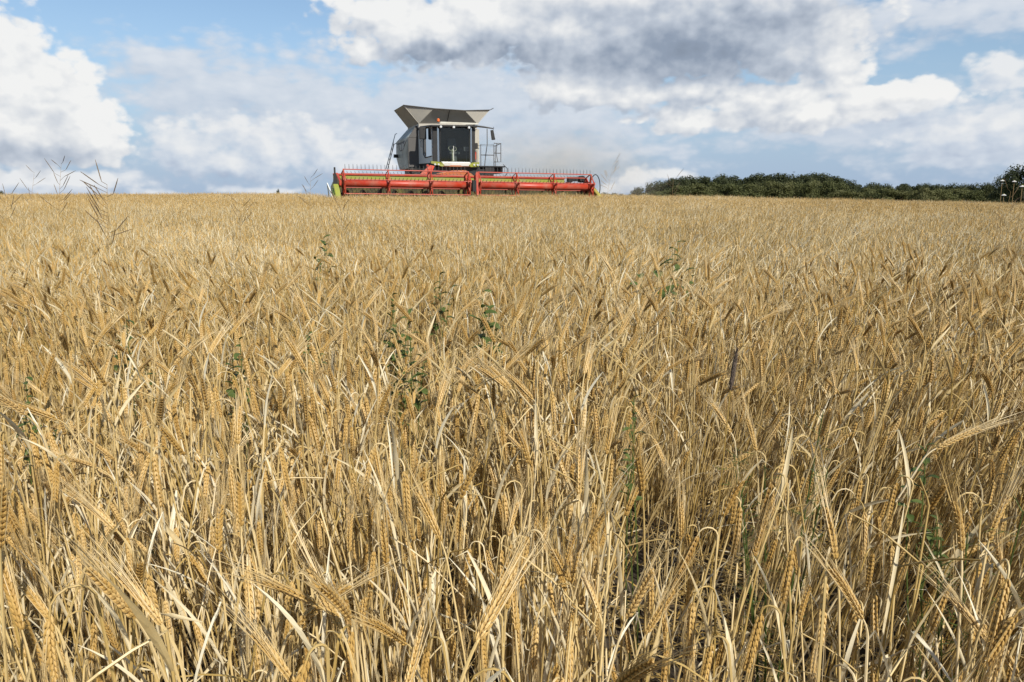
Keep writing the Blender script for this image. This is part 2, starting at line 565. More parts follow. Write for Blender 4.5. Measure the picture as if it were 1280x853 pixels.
def stalk(kind, rnd, detail):
    """one barley plant as four meshes: stem, ear, awns and a list of leaves; bends towards +x"""
    stem, ear, awns, leaves = MB(), MB(), MB(), []
    H = rnd.uniform(0.66, 0.84)
    if kind == 'straw':
        H = rnd.choice([rnd.uniform(0.25, 0.55), rnd.uniform(0.6, 0.92)])
    lean = rnd.uniform(0.0, 0.12)
    wob = rnd.uniform(-0.03, 0.03)
    ns = 7 if detail == 2 else 4
    path = [np.array([lean * (i / ns) ** 2, wob * math.sin(2.5 * i / ns), H * i / ns * (1 - 0.1 * lean)]) for i in range(ns + 1)]
    d = nrm(path[-1] - path[-2])
    up = np.array([0, 1.0, 0])
    r0, r1 = rnd.uniform(0.0017, 0.0023), rnd.uniform(0.0010, 0.0013)
    neckL = rnd.uniform(0.025, 0.06)
    A = {'nod': rnd.uniform(2.75, 3.2), 'slant': rnd.uniform(2.2, 2.8), 'upright': rnd.uniform(0.05, 0.6), 'straw': 0}[kind]
    nn = {2: 6, 1: 3}[detail]
    if kind == 'straw':
        # a broken straw without an ear: the top folded over at a node
        ax = rot_about(up, d, rnd.uniform(-1, 1))
        k = rnd.uniform(0.5, 1.9)
        d2 = rot_about(d, ax, k)
        L2 = rnd.uniform(0.05, 0.17)
        for j in range(4):
            d2 = nrm(d2 + np.array([rnd.uniform(-.12, .12), rnd.uniform(-.12, .12), -0.10]))
            path.append(path[-1] + d2 * L2 / 4)
    else:
        for i in range(nn):
            d = rot_about(d, up, A / nn)
            path.append(path[-1] + d * neckL / nn)
    rad = list(np.linspace(r0, r1, len(path)))
    stem.tint = rnd.random()
    stem.tube(path, rad, 5 if detail == 2 else 3, cap=False)
    if kind != 'straw':
        d = nrm(path[-1] - path[-2])
        p = path[-1]
        EL = rnd.uniform(0.054, 0.080)
        n = int(EL / 0.0034)
        wid = nrm(rot_about(np.cross(d, up) if abs(d @ up) < 0.9 else np.array([1.0, 0, 0]), d, rnd.uniform(0, 6.28)))
        bend = rnd.uniform(-0.1, 0.35)
        tint = rnd.random()
        if detail == 2:
            for i in range(n):
                tt = i / (n - 1)
                side = 1 if i % 2 else -1
                taper = 0.62 + 0.38 * math.sin(math.pi * min(1, tt * 0.85 + 0.16))
                for kx, a in enumerate((-0.95, 0, 0.95)):
                    o = rot_about(wid * side, d, a)
                    kd = nrm(d + o * (0.36 if kx == 1 else 0.30))
                    kp = p + o * 0.0016
                    ear.tint = min(1, max(0, tint + rnd.uniform(-0.3, 0.3)))
                    kernel(ear, kp, kd, o, 0.0106 * taper, 0.0036 * taper)
                    if rnd.random() < (0.62 if kx == 1 else 0.32):
                        AL = rnd.uniform(0.05, 0.125) * (1 - 0.25 * tt)
                        ad = nrm(d + o * rnd.uniform(0.02, 0.085) + np.array([rnd.uniform(-.025, .025) for _ in range(3)]))
                        ad2 = nrm(ad + np.array([0, 0, -0.10]) + o * 0.01)
                        tip = kp + kd * 0.0105 * taper
                        s, q = perp(ad)
                        s = rot_about(s, ad, rnd.uniform(0, 3.14))
                        w = 0.00042
                        m1 = tip + ad * AL * 0.5
                        m2 = m1 + ad2 * AL * 0.5
                        awns.tint = min(1, max(0, tint + rnd.uniform(-0.4, 0.4)))
                        awns.add([tip - s * w, tip + s * w, m1 - s * w * .75, m1 + s * w * .75, m2], [(0, 1, 3, 2), (2, 3, 4)])
                d = nrm(rot_about(d, up, bend / n))
                p = p + d * EL / n
            # the rachis inside the ear
            ear.tube([path[-1], p], 0.0012, 4)
        else:
            vs, fs = [], []
            u, w = wid, np.cross(d, wid)
            prof = ((0, 0.15), (0.2, 0.9), (0.45, 1.0), (0.75, 0.8), (1.0, 0.25))
            ear.tint = tint
            for j, (tt, rr) in enumerate(prof):
                for k in range(4):
                    a = math.pi / 2 * k + j * 0.78
                    rw = 0.0047 * rr * (1.0 if k % 2 else 0.7)
                    vs.append(p + d * EL * tt + rw * (math.cos(a) * u + math.sin(a) * w))
            for j in range(4):
                for k in range(4):
                    fs.append((j * 4 + k, j * 4 + (k + 1) % 4, j * 4 + 4 + (k + 1) % 4, j * 4 + 4 + k))
            ear.add(vs, fs)
            for k in range(4):
                a = rnd.uniform(0, 6.28)
                o = math.cos(a) * u + math.sin(a) * w
                tip = p + d * EL * rnd.uniform(0.25, 1.0) + o * 0.003
                ad = nrm(d + o * rnd.uniform(0.02, 0.09))
                s, q = perp(ad)
                awns.tint = min(1, max(0, tint + rnd.uniform(-0.4, 0.4)))
                awns.add([tip - s * 0.0005, tip + s * 0.0005, tip + ad * rnd.uniform(0.07, 0.11)], [(0, 1, 2)])
    # dry leaves: one near the top, one or two lower
    nl = 1 if rnd.random() < 0.2 else 2
    for k in range(nl):
        lf = MB()
        lf.tint = min(1, max(0, rnd.gauss(0.62 if k == 0 else 0.45, 0.27)))
        hh = rnd.uniform(0.70, 0.97) if k == 0 or detail == 1 else rnd.uniform(0.35, 0.7)
        fi = hh * ns
        i0 = min(int(fi), ns - 1)
        p = path[i0] + (path[i0 + 1] - path[i0]) * (fi - i0)
        sd = nrm(path[i0 + 1] - path[i0])
        a = rnd.uniform(0, 6.28)
        out = np.array([math.cos(a), math.sin(a), 0])
        L = rnd.uniform(0.10, 0.22)
        w = (rnd.uniform(0.0035, 0.009) if k == 0 else rnd.uniform(0.003, 0.006)) * (1.0 if detail == 2 else 1.35)
        n = 8 if detail == 2 else 4
        kink = rnd.random() < 0.45
        ld = nrm(sd + out * rnd.uniform(0.03, 0.32))
        pts = leaf_path(p, ld, L, n, rnd.uniform(0.05, 0.9), (rnd.randint(2, n - 1) if kink else None), rnd.uniform(0.6, 2.1), rnd)
        ws = [w * (0.55 + 0.45 * min(1, i / n * 4)) * (1 - (i / n) ** 2.2) + 0.0004 for i in range(n + 1)]
        strip(lf, pts, ws, np.cross(out, np.array([0, 0, 1.0])), rnd.uniform(0.2, 1.0), rnd.uniform(-3.2, 3.2))
        leaves.append(lf)
    return stem, ear, awns, leaves


def joined(kind, rnd, detail):
    """the same plant as one mesh, for the mass of the crop"""
    st, ea, aw, lv = stalk(kind, rnd, detail)
    mb = MB()
    for mi, part in enumerate([st, ea, aw] + lv):
        b = len(mb.v)
        mb.v += part.v
        mb.t += part.t
        mb.f += [tuple(i + b for i in f) for f in part.f]
        mb.m += [min(mi, 3)] * len(part.f)
    return mb


STRAW = None


def far_patch(rnd, size, count):
    """a square of standing crop seen from far off: simple stems, ears, awns and blades"""
    mb = MB()
    for _ in range(count):
        x, y = rnd.uniform(-size / 2, size / 2), rnd.uniform(-size / 2, size / 2)
        H = rnd.gauss(0.74, 0.05)
        a = rnd.uniform(0, 6.28)
        ln = rnd.uniform(0.0, 0.16)
        c, s = math.cos(a), math.sin(a)
        top = np.array([x + c * ln, y + s * ln, H])
        mid = np.array([x + c * ln * 0.2, y + s * ln * 0.2, H * 0.45])
        tint = rnd.random()
        q = rnd.uniform(0, 3.14)
        sd = np.array([math.cos(q), math.sin(q), 0]) * 0.0022
        mb.mat, mb.tint = 0, rnd.random()
        mb.add([mid - sd, mid + sd, top + sd * .6, top - sd * .6], [(0, 1, 2, 3)])
        A = rnd.choice([rnd.uniform(0.1, 0.7), rnd.uniform(2.2, 3.1), rnd.uniform(2.2, 3.1)])
        d = nrm(np.array([c * math.sin(A), s * math.sin(A), math.cos(A)]))
        EL = rnd.uniform(0.06, 0.09)
        u, w = perp(d)
        p = top + d * 0.01
        mb.mat, mb.tint = 1, tint
        vs = [p]
        for k in range(3):
            an = 2.094 * k
            vs.append(p + d * EL * 0.45 + 0.0065 * (math.cos(an) * u + math.sin(an) * w))
        vs.append(p + d * EL)
        mb.add(vs, [(0, 2, 1), (0, 3, 2), (0, 1, 3), (1, 2, 4), (2, 3, 4), (3, 1, 4)])
        mb.mat = 2
        for k in range(3):
            o = rot_about(u, d, rnd.uniform(0, 6.28))
            tip = p + d * EL * rnd.uniform(0.3, 0.9)
            mb.tint = rnd.random()
            mb.add([tip - w * 0.0016, tip + w * 0.0016, tip + nrm(d + o * 0.07) * 0.10], [(0, 1, 2)])
        if rnd.random() < 0.95:
            mb.mat, mb.tint = 3, min(1, max(0, rnd.gauss(0.6, 0.28)))
            b = mid + (top - mid) * rnd.uniform(0.2, 1.0)
            a2 = rnd.uniform(0, 6.28)
            o = np.array([math.cos(a2), math.sin(a2), 0])
            s2 = np.array([-o[1], o[0], 0]) * 0.0038
            m = b + o * rnd.uniform(0.01, 0.08) + np.array([0, 0, rnd.uniform(0.05, 0.13)])
            e = m + o * rnd.uniform(0.03, 0.09) + np.array([0, 0, rnd.uniform(-0.08, 0.05)])
            mb.add([b - s2 * .6, b + s2 * .6, m + s2, m - s2, e], [(0, 1, 2, 3), (3, 2, 4)])
    return mb


BM = [M['stem'], M['ear'], M['awn'], M['leaf']]
nrs = np.random.RandomState(3)

# where the harvester stands (local axes: x along the header, y to its rear)
HO, HA = np.array([-1.84, 34.96]), R(19)
EX, EY = np.array([math.cos(HA), math.sin(HA)]), np.array([-math.sin(HA), math.cos(HA)])


def uncut(x, y):
    lx = (x - HO[0]) * EX[0] + (y - HO[1]) * EX[1]
    ly = (x - HO[0]) * EY[0] + (y - HO[1]) * EY[1]
    return ~((np.abs(lx) < 6.1) & (ly > -0.05))


def lean_field(x, y):
    """which way the crop leans, in patches"""
    lx = 0.10 * np.sin(x * 0.75 + 0.9 * np.sin(y * 0.45)) + 0.08 * np.sin(x * 1.9 - y * 1.3 + 1.3) + 0.10 * np.clip(x + 0.1, -1, 1)
    ly = 0.10 * np.sin(y * 0.8 + x * 0.4 + 2.0) + 0.08 * np.sin(x * 2.1 + y * 1.6)
    return lx, ly


def thin(x, y):
    """0..1, how dense the crop stands; a trodden line and gaps lower it"""
    d = 0.66 + 0.48 * np.sin(x * 2.9 + 1.1 * np.sin(y * 1.9)) * np.sin(y * 2.3 + 0.7 * np.sin(x * 2.2 + 1))
    line = np.abs(x - (-0.62 + 0.30 * (y - 1.0) - 0.22 * (y - 1.0) ** 1.6 * 0.35))
    return np.clip(d, 0.36, 1.0) * (1 - 0.45 * np.exp(-(np.abs(x + 0.10 + 0.20 * (y - 1.4)) / 0.10) ** 2) * smoothstep(y, 0.8, 1.2) * (1 - smoothstep(y, 4, 7)))


def depth_of_row(px, row):
    """how far off the crop's top edge shows at this row"""
    return float(min(np.linspace(0.8, 26, 900), key=lambda Y: abs(246 + 977 * (CZ - 0.80 - float(ground_z(at_px(px, Y), Y))) / Y - row)))


def at_px(px, Y):
    return Y * math.cos(PITCH) * (px - 640) / FPX


# green weeds: column, top row, bottom row, leaves, leaf width and length
WEEDS = [(828, 334, 362, 7, 12, 27, 'broad leaved green weed right of the middle of the field'),
         (850, 303, 356, 14, 7, 20, 'taller thin leaved green weed beside the broad leaved one'),
         (606, 366, 404, 12, 10, 22, 'green weed below the middle of the header'),
         (494, 370, 432, 24, 7, 20, 'bushy green weed in the dark gap left of centre'),
         (517, 420, 470, 20, 7, 20, 'lower green weed just right of the bushy one left of centre'),
         (406, 298, 322, 10, 7, 14, 'green weed below the left end of the header'),
         (303, 426, 478, 18, 9, 19, 'small leaved green weed in the left middle of the field'),
         (160, 402, 446, 16, 8, 18, 'dark green weed deep among the stalks, left part of the field'),
         (34, 474, 525, 18, 8, 19, 'small green weed near the left edge of the field'),
         (388, 420, 450, 14, 7, 16, 'green weed half hidden between the small leaved one and the bushy one'),
         (552, 345, 376, 12, 7, 15, 'small green weed up the field from the bushy one'),
         (800, 500, 545, 14, 7, 20, 'green weed showing through the stalks in the right middle foreground'),
         (1170, 560, 600, 14, 7, 22, 'green weed low among the stalks in the right foreground')]
FEATHERY = [(985, 520, 1.35, 'feathery green weed low among the stalks, right of centre'), (1232, 600, 1.1, 'feathery green weed at the right edge of the foreground')]
GAPS = []
for (px_, r0_, r1_, *_r) in WEEDS:
    Y_ = depth_of_row(px_, r0_ + 0.75 * (r1_ - r0_))
    GAPS.append((at_px(px_, Y_), Y_, 0.03 + 0.030 * Y_))
for (px_, py_, Y_, lb_) in FEATHERY:
    GAPS.append((at_px(px_, Y_), Y_, 0.055))


def clear_of_weeds(x, y):
    keep = np.ones(len(x), bool)
    for gx, gy, r in GAPS:
        for f in (1.0, 0.95):
            keep &= (x - gx * f) ** 2 + ((y - gy * f) * 0.8) ** 2 > r * r
    return keep


def scatter(y0, y1, per_m2, margin, xk=0.80, spacing=0.15):
    """plants in tufts: positions and the lean of each, the stems of a tuft splaying a little from its foot"""
    n = int(1.25 * (y1 - y0) * 2 * (xk * y1 + margin) / spacing ** 2)
    cy = nrs.uniform(y0, y1, n)
    cx = nrs.uniform(-1, 1, n) * (xk * y1 + margin)
    k = (np.abs(cx) < xk * np.maximum(cy, 0) + margin) & (nrs.uniform(0, 1, n) < 0.15 + 0.85 * thin(cx, cy))
    cx, cy = cx[k], cy[k]
    m = nrs.poisson(per_m2 * spacing ** 2 * (0.35 + 0.8 * thin(cx, cy)))
    lx, ly = lean_field(cx, cy)
    lx, ly = lx + nrs.normal(0, 0.075, len(cx)), ly + nrs.normal(0, 0.06, len(cx))
    i = np.repeat(np.arange(len(cx)), m)
    r = spacing * 0.22
    dx, dy = nrs.normal(0, r, len(i)), nrs.normal(0, r, len(i))
    x, y = cx[i] + dx, cy[i] + dy
    lx, ly = lx[i] + dx * 1.0 + nrs.normal(0, 0.045, len(i)), ly[i] + dy * 1.0 + nrs.normal(0, 0.045, len(i))
    hue = np.clip(0.5 + 0.22 * np.sin(cx * 1.3 + 2 * np.sin(cy * 0.7)) + 0.12 * np.sin(cy * 2.1 + cx) + nrs.normal(0, 0.22, len(cx)), 0, 1)[i]
    k = uncut(x, y) & clear_of_weeds(x, y)
    return x[k], y[k], lx[k], ly[k], hue[k]


def instance_mass(name, label, x, y, lx, ly, hue, variants, coll_name, tilt, smin, smax):
    """one object that stands a variant on every point"""
    coll = bpy.data.collections.new(coll_name)
    for i, mb in enumerate(variants):
        coll.objects.link(bpy.data.objects.new('%s_%02d' % (coll_name, i), mb.mesh(coll_name, BM)))
    n = len(x)
    z = ground_z(x, y) - 0.01
    me = bpy.data.meshes.new(name)
    me.from_pydata(np.stack([x, y, z], -1).tolist(), [], [])
    rot = np.stack([-ly * tilt, lx * tilt, nrs.uniform(0, 6.283, n)], -1).astype(np.float32)
    # euler XYZ turns about z last: make the tilt a world tilt by composing rotations
    out = np.empty((n, 3), np.float32)
    for i in range(n):
        q = Euler((rot[i, 0], rot[i, 1], 0)).to_quaternion() @ Quaternion((0, 0, 1), rot[i, 2])
        out[i] = q.to_euler()[:]
    a = me.attributes.new('turn', 'FLOAT_VECTOR', 'POINT')
    a.data.foreach_set('vector', out.ravel())
    a = me.attributes.new('size', 'FLOAT', 'POINT')
    a.data.foreach_set('value', nrs.uniform(smin, smax, n).astype(np.float32))
    a = me.attributes.new('hue', 'FLOAT', 'POINT')
    a.data.foreach_set('value', np.asarray(hue, np.float32))
    a = me.attributes.new('which', 'INT', 'POINT')
    a.data.foreach_set('value', nrs.randint(0, len(variants), n).astype(np.int32))
    o = bpy.data.objects.new(name, me)
    COL.objects.link(o)
    tag(o, label, 'barley', None, 'stuff')
    g = bpy.data.node_groups.new(name + '_nodes', 'GeometryNodeTree')
    g.interface.new_socket('Geometry', in_out='INPUT', socket_type='NodeSocketGeometry')
    g.interface.new_socket('Geometry', in_out='OUTPUT', socket_type='NodeSocketGeometry')
    gi, go = g.nodes.new('NodeGroupInput'), g.nodes.new('NodeGroupOutput')
    iop = g.nodes.new('GeometryNodeInstanceOnPoints')
    ci = g.nodes.new('GeometryNodeCollectionInfo')
    ci.inputs['Collection'].default_value = coll
    ci.inputs['Separate Children'].default_value = True
    ci.inputs['Reset Children'].default_value = True

    def attr(nm, ty):
        nd = g.nodes.new('GeometryNodeInputNamedAttribute')
        nd.data_type = ty
        nd.inputs['Name'].default_value = nm
        return nd.outputs['Attribute']
    e2r = g.nodes.new('FunctionNodeEulerToRotation')
    g.links.new(attr('turn', 'FLOAT_VECTOR'), e2r.inputs[0])
    g.links.new(gi.outputs[0], iop.inputs['Points'])
    g.links.new(ci.outputs[0], iop.inputs['Instance'])
    iop.inputs['Pick Instance'].default_value = True
    g.links.new(attr('which', 'INT'), iop.inputs['Instance Index'])
    g.links.new(e2r.outputs[0], iop.inputs['Rotation'])
    g.links.new(attr('size', 'FLOAT'), iop.inputs['Scale'])
    g.links.new(iop.outputs[0], go.inputs[0])
    md = o.modifiers.new('standing_crop', 'NODES')
    md.node_group = g
    return o


KINDS = ['nod'] * 10 + ['slant'] * 2 + ['upright'] * 3 + ['straw'] * 6


def build_crop():
    near = [joined(k, rng, 2) for k in KINDS]
    mid = [joined(k, rng, 1) for k in KINDS]
    # the nearest plants one by one
    protos = []
    names = {'nod': 'ripe barley stalk, bearded ear hooked over and hanging down, near edge of field',
             'slant': 'ripe barley stalk, bearded ear tipped out sideways, near edge of field',
             'upright': 'ripe barley stalk, bearded ear held upright, near edge of field',
             'straw': 'bare dry straw broken over at the top, near edge of field'}
    for k in KINDS:
        st, ea, aw, lv = stalk(k, rng, 2)
        root = empty('barley_stalk' if k != 'straw' else 'broken_straw')
        st.build('stem', M['stem'], root, True)
        if ea.v:
            e = ea.build('ear', M['ear'], root)
            aw.build('awns', M['awn'], e)
        for l in lv:
            l.build('leaf', M['leaf'], root, True)
        tag(root, names[k], 'barley' if k != 'straw' else 'straw', 'barley stalks at the near edge of the field')
        protos.append(root)
    x, y, lx, ly, hue = scatter(0.2, 1.75, 780, 2.4, spacing=0.17)
    # those inside the picture, nearest first
    top = np.stack([x, y, ground_z(x, y) + 0.72], -1) - np.array([0, 0, CZ])
    f, u = np.array([0, math.cos(PITCH), -math.sin(PITCH)]), np.array([0, math.sin(PITCH), math.cos(PITCH)])
    zc = top @ f
    px, py = FPX * top[:, 0] / zc, FPX * (top @ u) / zc
    vis = (zc > 0.3) & (np.abs(px) < 640) & (py > -430)
    order = np.argsort(np.where(vis, np.linalg.norm(top, axis=1), 1e9))[:288]
    used = set()
    for i in order:
        j = rng.randrange(len(protos))
        o = protos[j] if j not in used else copy_tree(protos[j])
        used.add(j)
        o.location = (x[i], y[i], float(ground_z(x[i], y[i])) - 0.01)
        q = Euler((-ly[i], lx[i], 0)).to_quaternion() @ Quaternion((0, 0, 1), rng.uniform(0, 6.28))
        o.rotation_euler = q.to_euler()
        s = rng.uniform(0.88, 1.1)
        o.scale = (s, s, s)
        for c in o.children_recursive:
            c['hue'] = float(hue[i])
    rest = np.ones(len(x), bool)
    rest[order] = False
    parts = [(x[rest], y[rest], lx[rest], ly[rest], hue[rest]), scatter(1.75, 5.0, 580, 2.2, spacing=0.20), scatter(-3.5, 0.2, 330, 2.8, spacing=0.2)]
    instance_mass('barley_crop', 'dense ripe golden barley standing just beyond the nearest stalks', *[np.concatenate(q) for q in zip(parts[0], parts[1])], near, 'barley_plant', 1.0, 0.85, 1.12)
    instance_mass('barley_field', 'ripe barley field stretching from the foreground towards the harvester', *[np.concatenate(q) for q in zip(scatter(5.0, 20.0, 300, 3.0, spacing=0.26), parts[2])], mid, 'barley_field_plant', 1.0, 0.82, 1.05)
    pats = [far_patch(rng, 1.0, 150) for _ in range(6)]
    x4, y4 = [], []
    yy = 20.2
    while yy < 78:
        step = 0.8 if yy < 45 else 1.1
        xx = -(0.80 * yy + 9)
        while xx < 0.80 * yy + 9:
            x4.append(xx + rng.uniform(-.15, .15))
            y4.append(yy + rng.uniform(-.15, .15))
            xx += step
        yy += step
    x4, y4 = np.array(x4), np.array(y4)
    k = uncut(x4, y4 + 0.3) & uncut(x4 + 0.3, y4 + .4) & uncut(x4 - .3, y4 + .4)
    instance_mass('distant_barley', 'far part of the barley field running up to the skyline and the wood', x4[k], y4[k], *lean_field(x4[k], y4[k]), np.clip(0.55 + 0.25 * np.sin(x4[k] * 0.35 + 1.5 * np.sin(y4[k] * 0.13)) + nrs.normal(0, 0.15, int(k.sum())), 0, 1), pats, 'barley_patch', 0.3, 0.80, 0.93)

    # short stubble and loose straw where the harvester has passed
    pats = []
    for _ in range(4):
        mb = MB()
        for _k in range(170):
            px, py = rng.uniform(-.5, .5), rng.uniform(-.5, .5)
            a = rng.uniform(0, 3.14)
            sd = np.array([math.cos(a), math.sin(a), 0]) * 0.003
            top = np.array([px + rng.uniform(-.03, .03), py + rng.uniform(-.03, .03), rng.uniform(0.08, 0.17)])
            mb.mat, mb.tint = 0, rng.random()
            b = np.array([px, py, -.02])
            mb.add([b - sd, b + sd, top + sd, top - sd], [(0, 1, 2, 3)])
            if rng.random() < .5:
                mb.mat, mb.tint = 3, rng.random()
                p = np.array([rng.uniform(-.5, .5), rng.uniform(-.5, .5), rng.uniform(.02, .14)])
                q = p + np.array([rng.uniform(-.2, .2), rng.uniform(-.2, .2), rng.uniform(-.03, .03)])
                mb.add([p - sd, p + sd, q + sd, q - sd], [(0, 1, 2, 3)])
        pats.append(mb)
    lit = []
    for _ in range(4):
        mb = MB()
        for _k in range(150):
            p = np.array([rng.uniform(-.3, .3), rng.uniform(-.3, .3), rng.uniform(.012, .05)])
            a, L = rng.uniform(0, 6.28), rng.uniform(.05, .2)
            e = np.array([math.cos(a), math.sin(a), rng.uniform(-.12, .2)]) * L
            sd = np.array([-math.sin(a), math.cos(a), 0]) * rng.uniform(.0012, .004)
            mb.mat, mb.tint = rng.choice([0, 3]), rng.random() * 0.5
            mb.add([p - sd, p + sd, p + e * .5 + sd + [0, 0, .012], p + e * .5 - sd + [0, 0, .012], p + e], [(0, 1, 2, 3), (3, 2, 4)])
        lit.append(mb)
    lx_, ly_ = np.meshgrid(np.arange(-5, 5.1, 0.42), np.arange(-1, 5.2, 0.42))
    lx_, ly_ = lx_.ravel() + nrs.uniform(-.1, .1, lx_.size), ly_.ravel() + nrs.uniform(-.1, .1, ly_.size)
    instance_mass('straw_litter', 'fallen straw and dead leaves on the soil under the crop', lx_, ly_, lx_ * 0, lx_ * 0, nrs.uniform(0, .5, lx_.size), lit, 'litter_patch', 0.0, 0.9, 1.1)
    gx, gy = np.meshgrid(np.arange(-5.6, 5.7, 0.8), np.arange(0.4, 36, 0.8))
    gx, gy = gx.ravel(), gy.ravel()
    sx, sy = HO[0] + gx * EX[0] + gy * EY[0], HO[1] + gx * EX[1] + gy * EY[1]
    instance_mass('stubble', 'short cut stubble and loose straw behind the harvester', sx, sy, sx * 0, sx * 0, nrs.uniform(0.3, 0.8, len(sx)), pats, 'stubble_patch', 0.0, 0.9, 1.1)


build_crop()
# ------------------------------------------------------------------ the harvester
M['red'] = paint('red_paint', (0.46, 0.042, 0.017), 0.42, 0, 0.4, 2.0)
M['lime'] = paint('lime_paint', (0.29, 0.32, 0.045), 0.4, 0, 0.5, 2.0)
M['trough'] = paint('shaded_dusty_trough', (0.045, 0.040, 0.018), 0.7, 0, 0.45, 1.6, (0.26, 0.22, 0.05))  # shadow low in the header put into the dark base colour, dusty yellow patches
M['green'] = paint('green_paint', (0.10, 0.22, 0.03), 0.4, 0, 0.3, 2.0)
M['yellow'] = paint('yellow_paint', (0.36, 0.31, 0.06), 0.45, 0, 0.3, 2.0)
M['side'] = paint('grey_green_paint', (0.40, 0.42, 0.36), 0.42, 0, 0.6, 0.9, (0.27, 0.245, 0.18))
M['darkgrey'] = paint('dark_grey_paint', (0.095, 0.090, 0.084), 0.5, 0, 0.4, 1.0, (0.11, 0.095, 0.078))
M['pale'] = paint('pale_grey_paint', (0.84, 0.86, 0.80), 0.35, 0, 0.2, 1.4, (0.40, 0.35, 0.26))
M['cream'] = paint('cream_paint', (0.46, 0.44, 0.37), 0.45, 0, 0.5, 1.5)
M['white'] = paint('white_paint', (0.60, 0.60, 0.55), 0.4, 0, 0.5, 1.5)
M['tarp'] = paint('dusty_tank_steel', (0.42, 0.395, 0.345), 0.5, 0.0, 0.6, 1.1, (0.42, 0.38, 0.31))
M['gusset'] = paint('tank_gusset_cloth', (0.52, 0.49, 0.42), 0.7, 0.0, 0.6, 2.0, (0.62, 0.57, 0.47))
M['black'] = paint('black_plastic', (0.016, 0.016, 0.016), 0.5, 0, 0.2, 2.0, (0.07, 0.06, 0.045))
M['rubber'] = paint('tyre_rubber', (0.025, 0.024, 0.022), 0.8, 0, 0.6, 2.0, (0.16, 0.12, 0.08))
M['steel'] = paint('worn_steel', (0.42, 0.41, 0.39), 0.35, 0.9, 0.3, 3.0)
M['rust'] = paint('orange_brown_paint', (0.46, 0.13, 0.035), 0.5, 0, 0.5, 2.0)
M['seat'] = paint('seat_cloth', (0.26, 0.29, 0.38), 0.8, 0, 0.2, 3.0)
M['cabtrim'] = paint('cab_trim', (0.12, 0.10, 0.08), 0.8, 0, 0.3, 2.0)
M['lens'] = paint('lamp_lens', (0.75, 0.75, 0.72), 0.1, 0.3, 0.1, 3.0)
M['beacon'] = paint('beacon_lens', (0.75, 0.16, 0.03), 0.2, 0, 0.1, 3.0)
M['mirror'] = paint('mirror_face', (0.55, 0.57, 0.60), 0.06, 1.0, 0.05, 3.0)


def glass(name, tint, refl):
    m, t, b = mat(name)
    t.n.remove(b)
    tr, gl, mx, fr = t.new('ShaderNodeBsdfTransparent'), t.new('ShaderNodeBsdfGlossy'), t.new('ShaderNodeMixShader'), t.new('ShaderNodeFresnel')
    tr.inputs[0].default_value = (*tint, 1)
    gl.inputs['Roughness'].default_value = 0.03
    fr.inputs[0].default_value = 1.38
    t.put(mx.inputs[0], t.math('MULTIPLY_ADD', fr.outputs[0], 1.0, refl, clamp=True))
    t.l.new(tr.outputs[0], mx.inputs[1])
    t.l.new(gl.outputs[0], mx.inputs[2])
    t.l.new(mx.outputs[0], t.n['Material Output'].inputs[0])
    return m


M['glass'] = glass('tinted_glass', (0.78, 0.80, 0.74), 0.03)
M['doorglass'] = glass('bright_door_glass', (0.62, 0.68, 0.64), 0.72)


def tilt_z(x):
    return -0.0105 * x


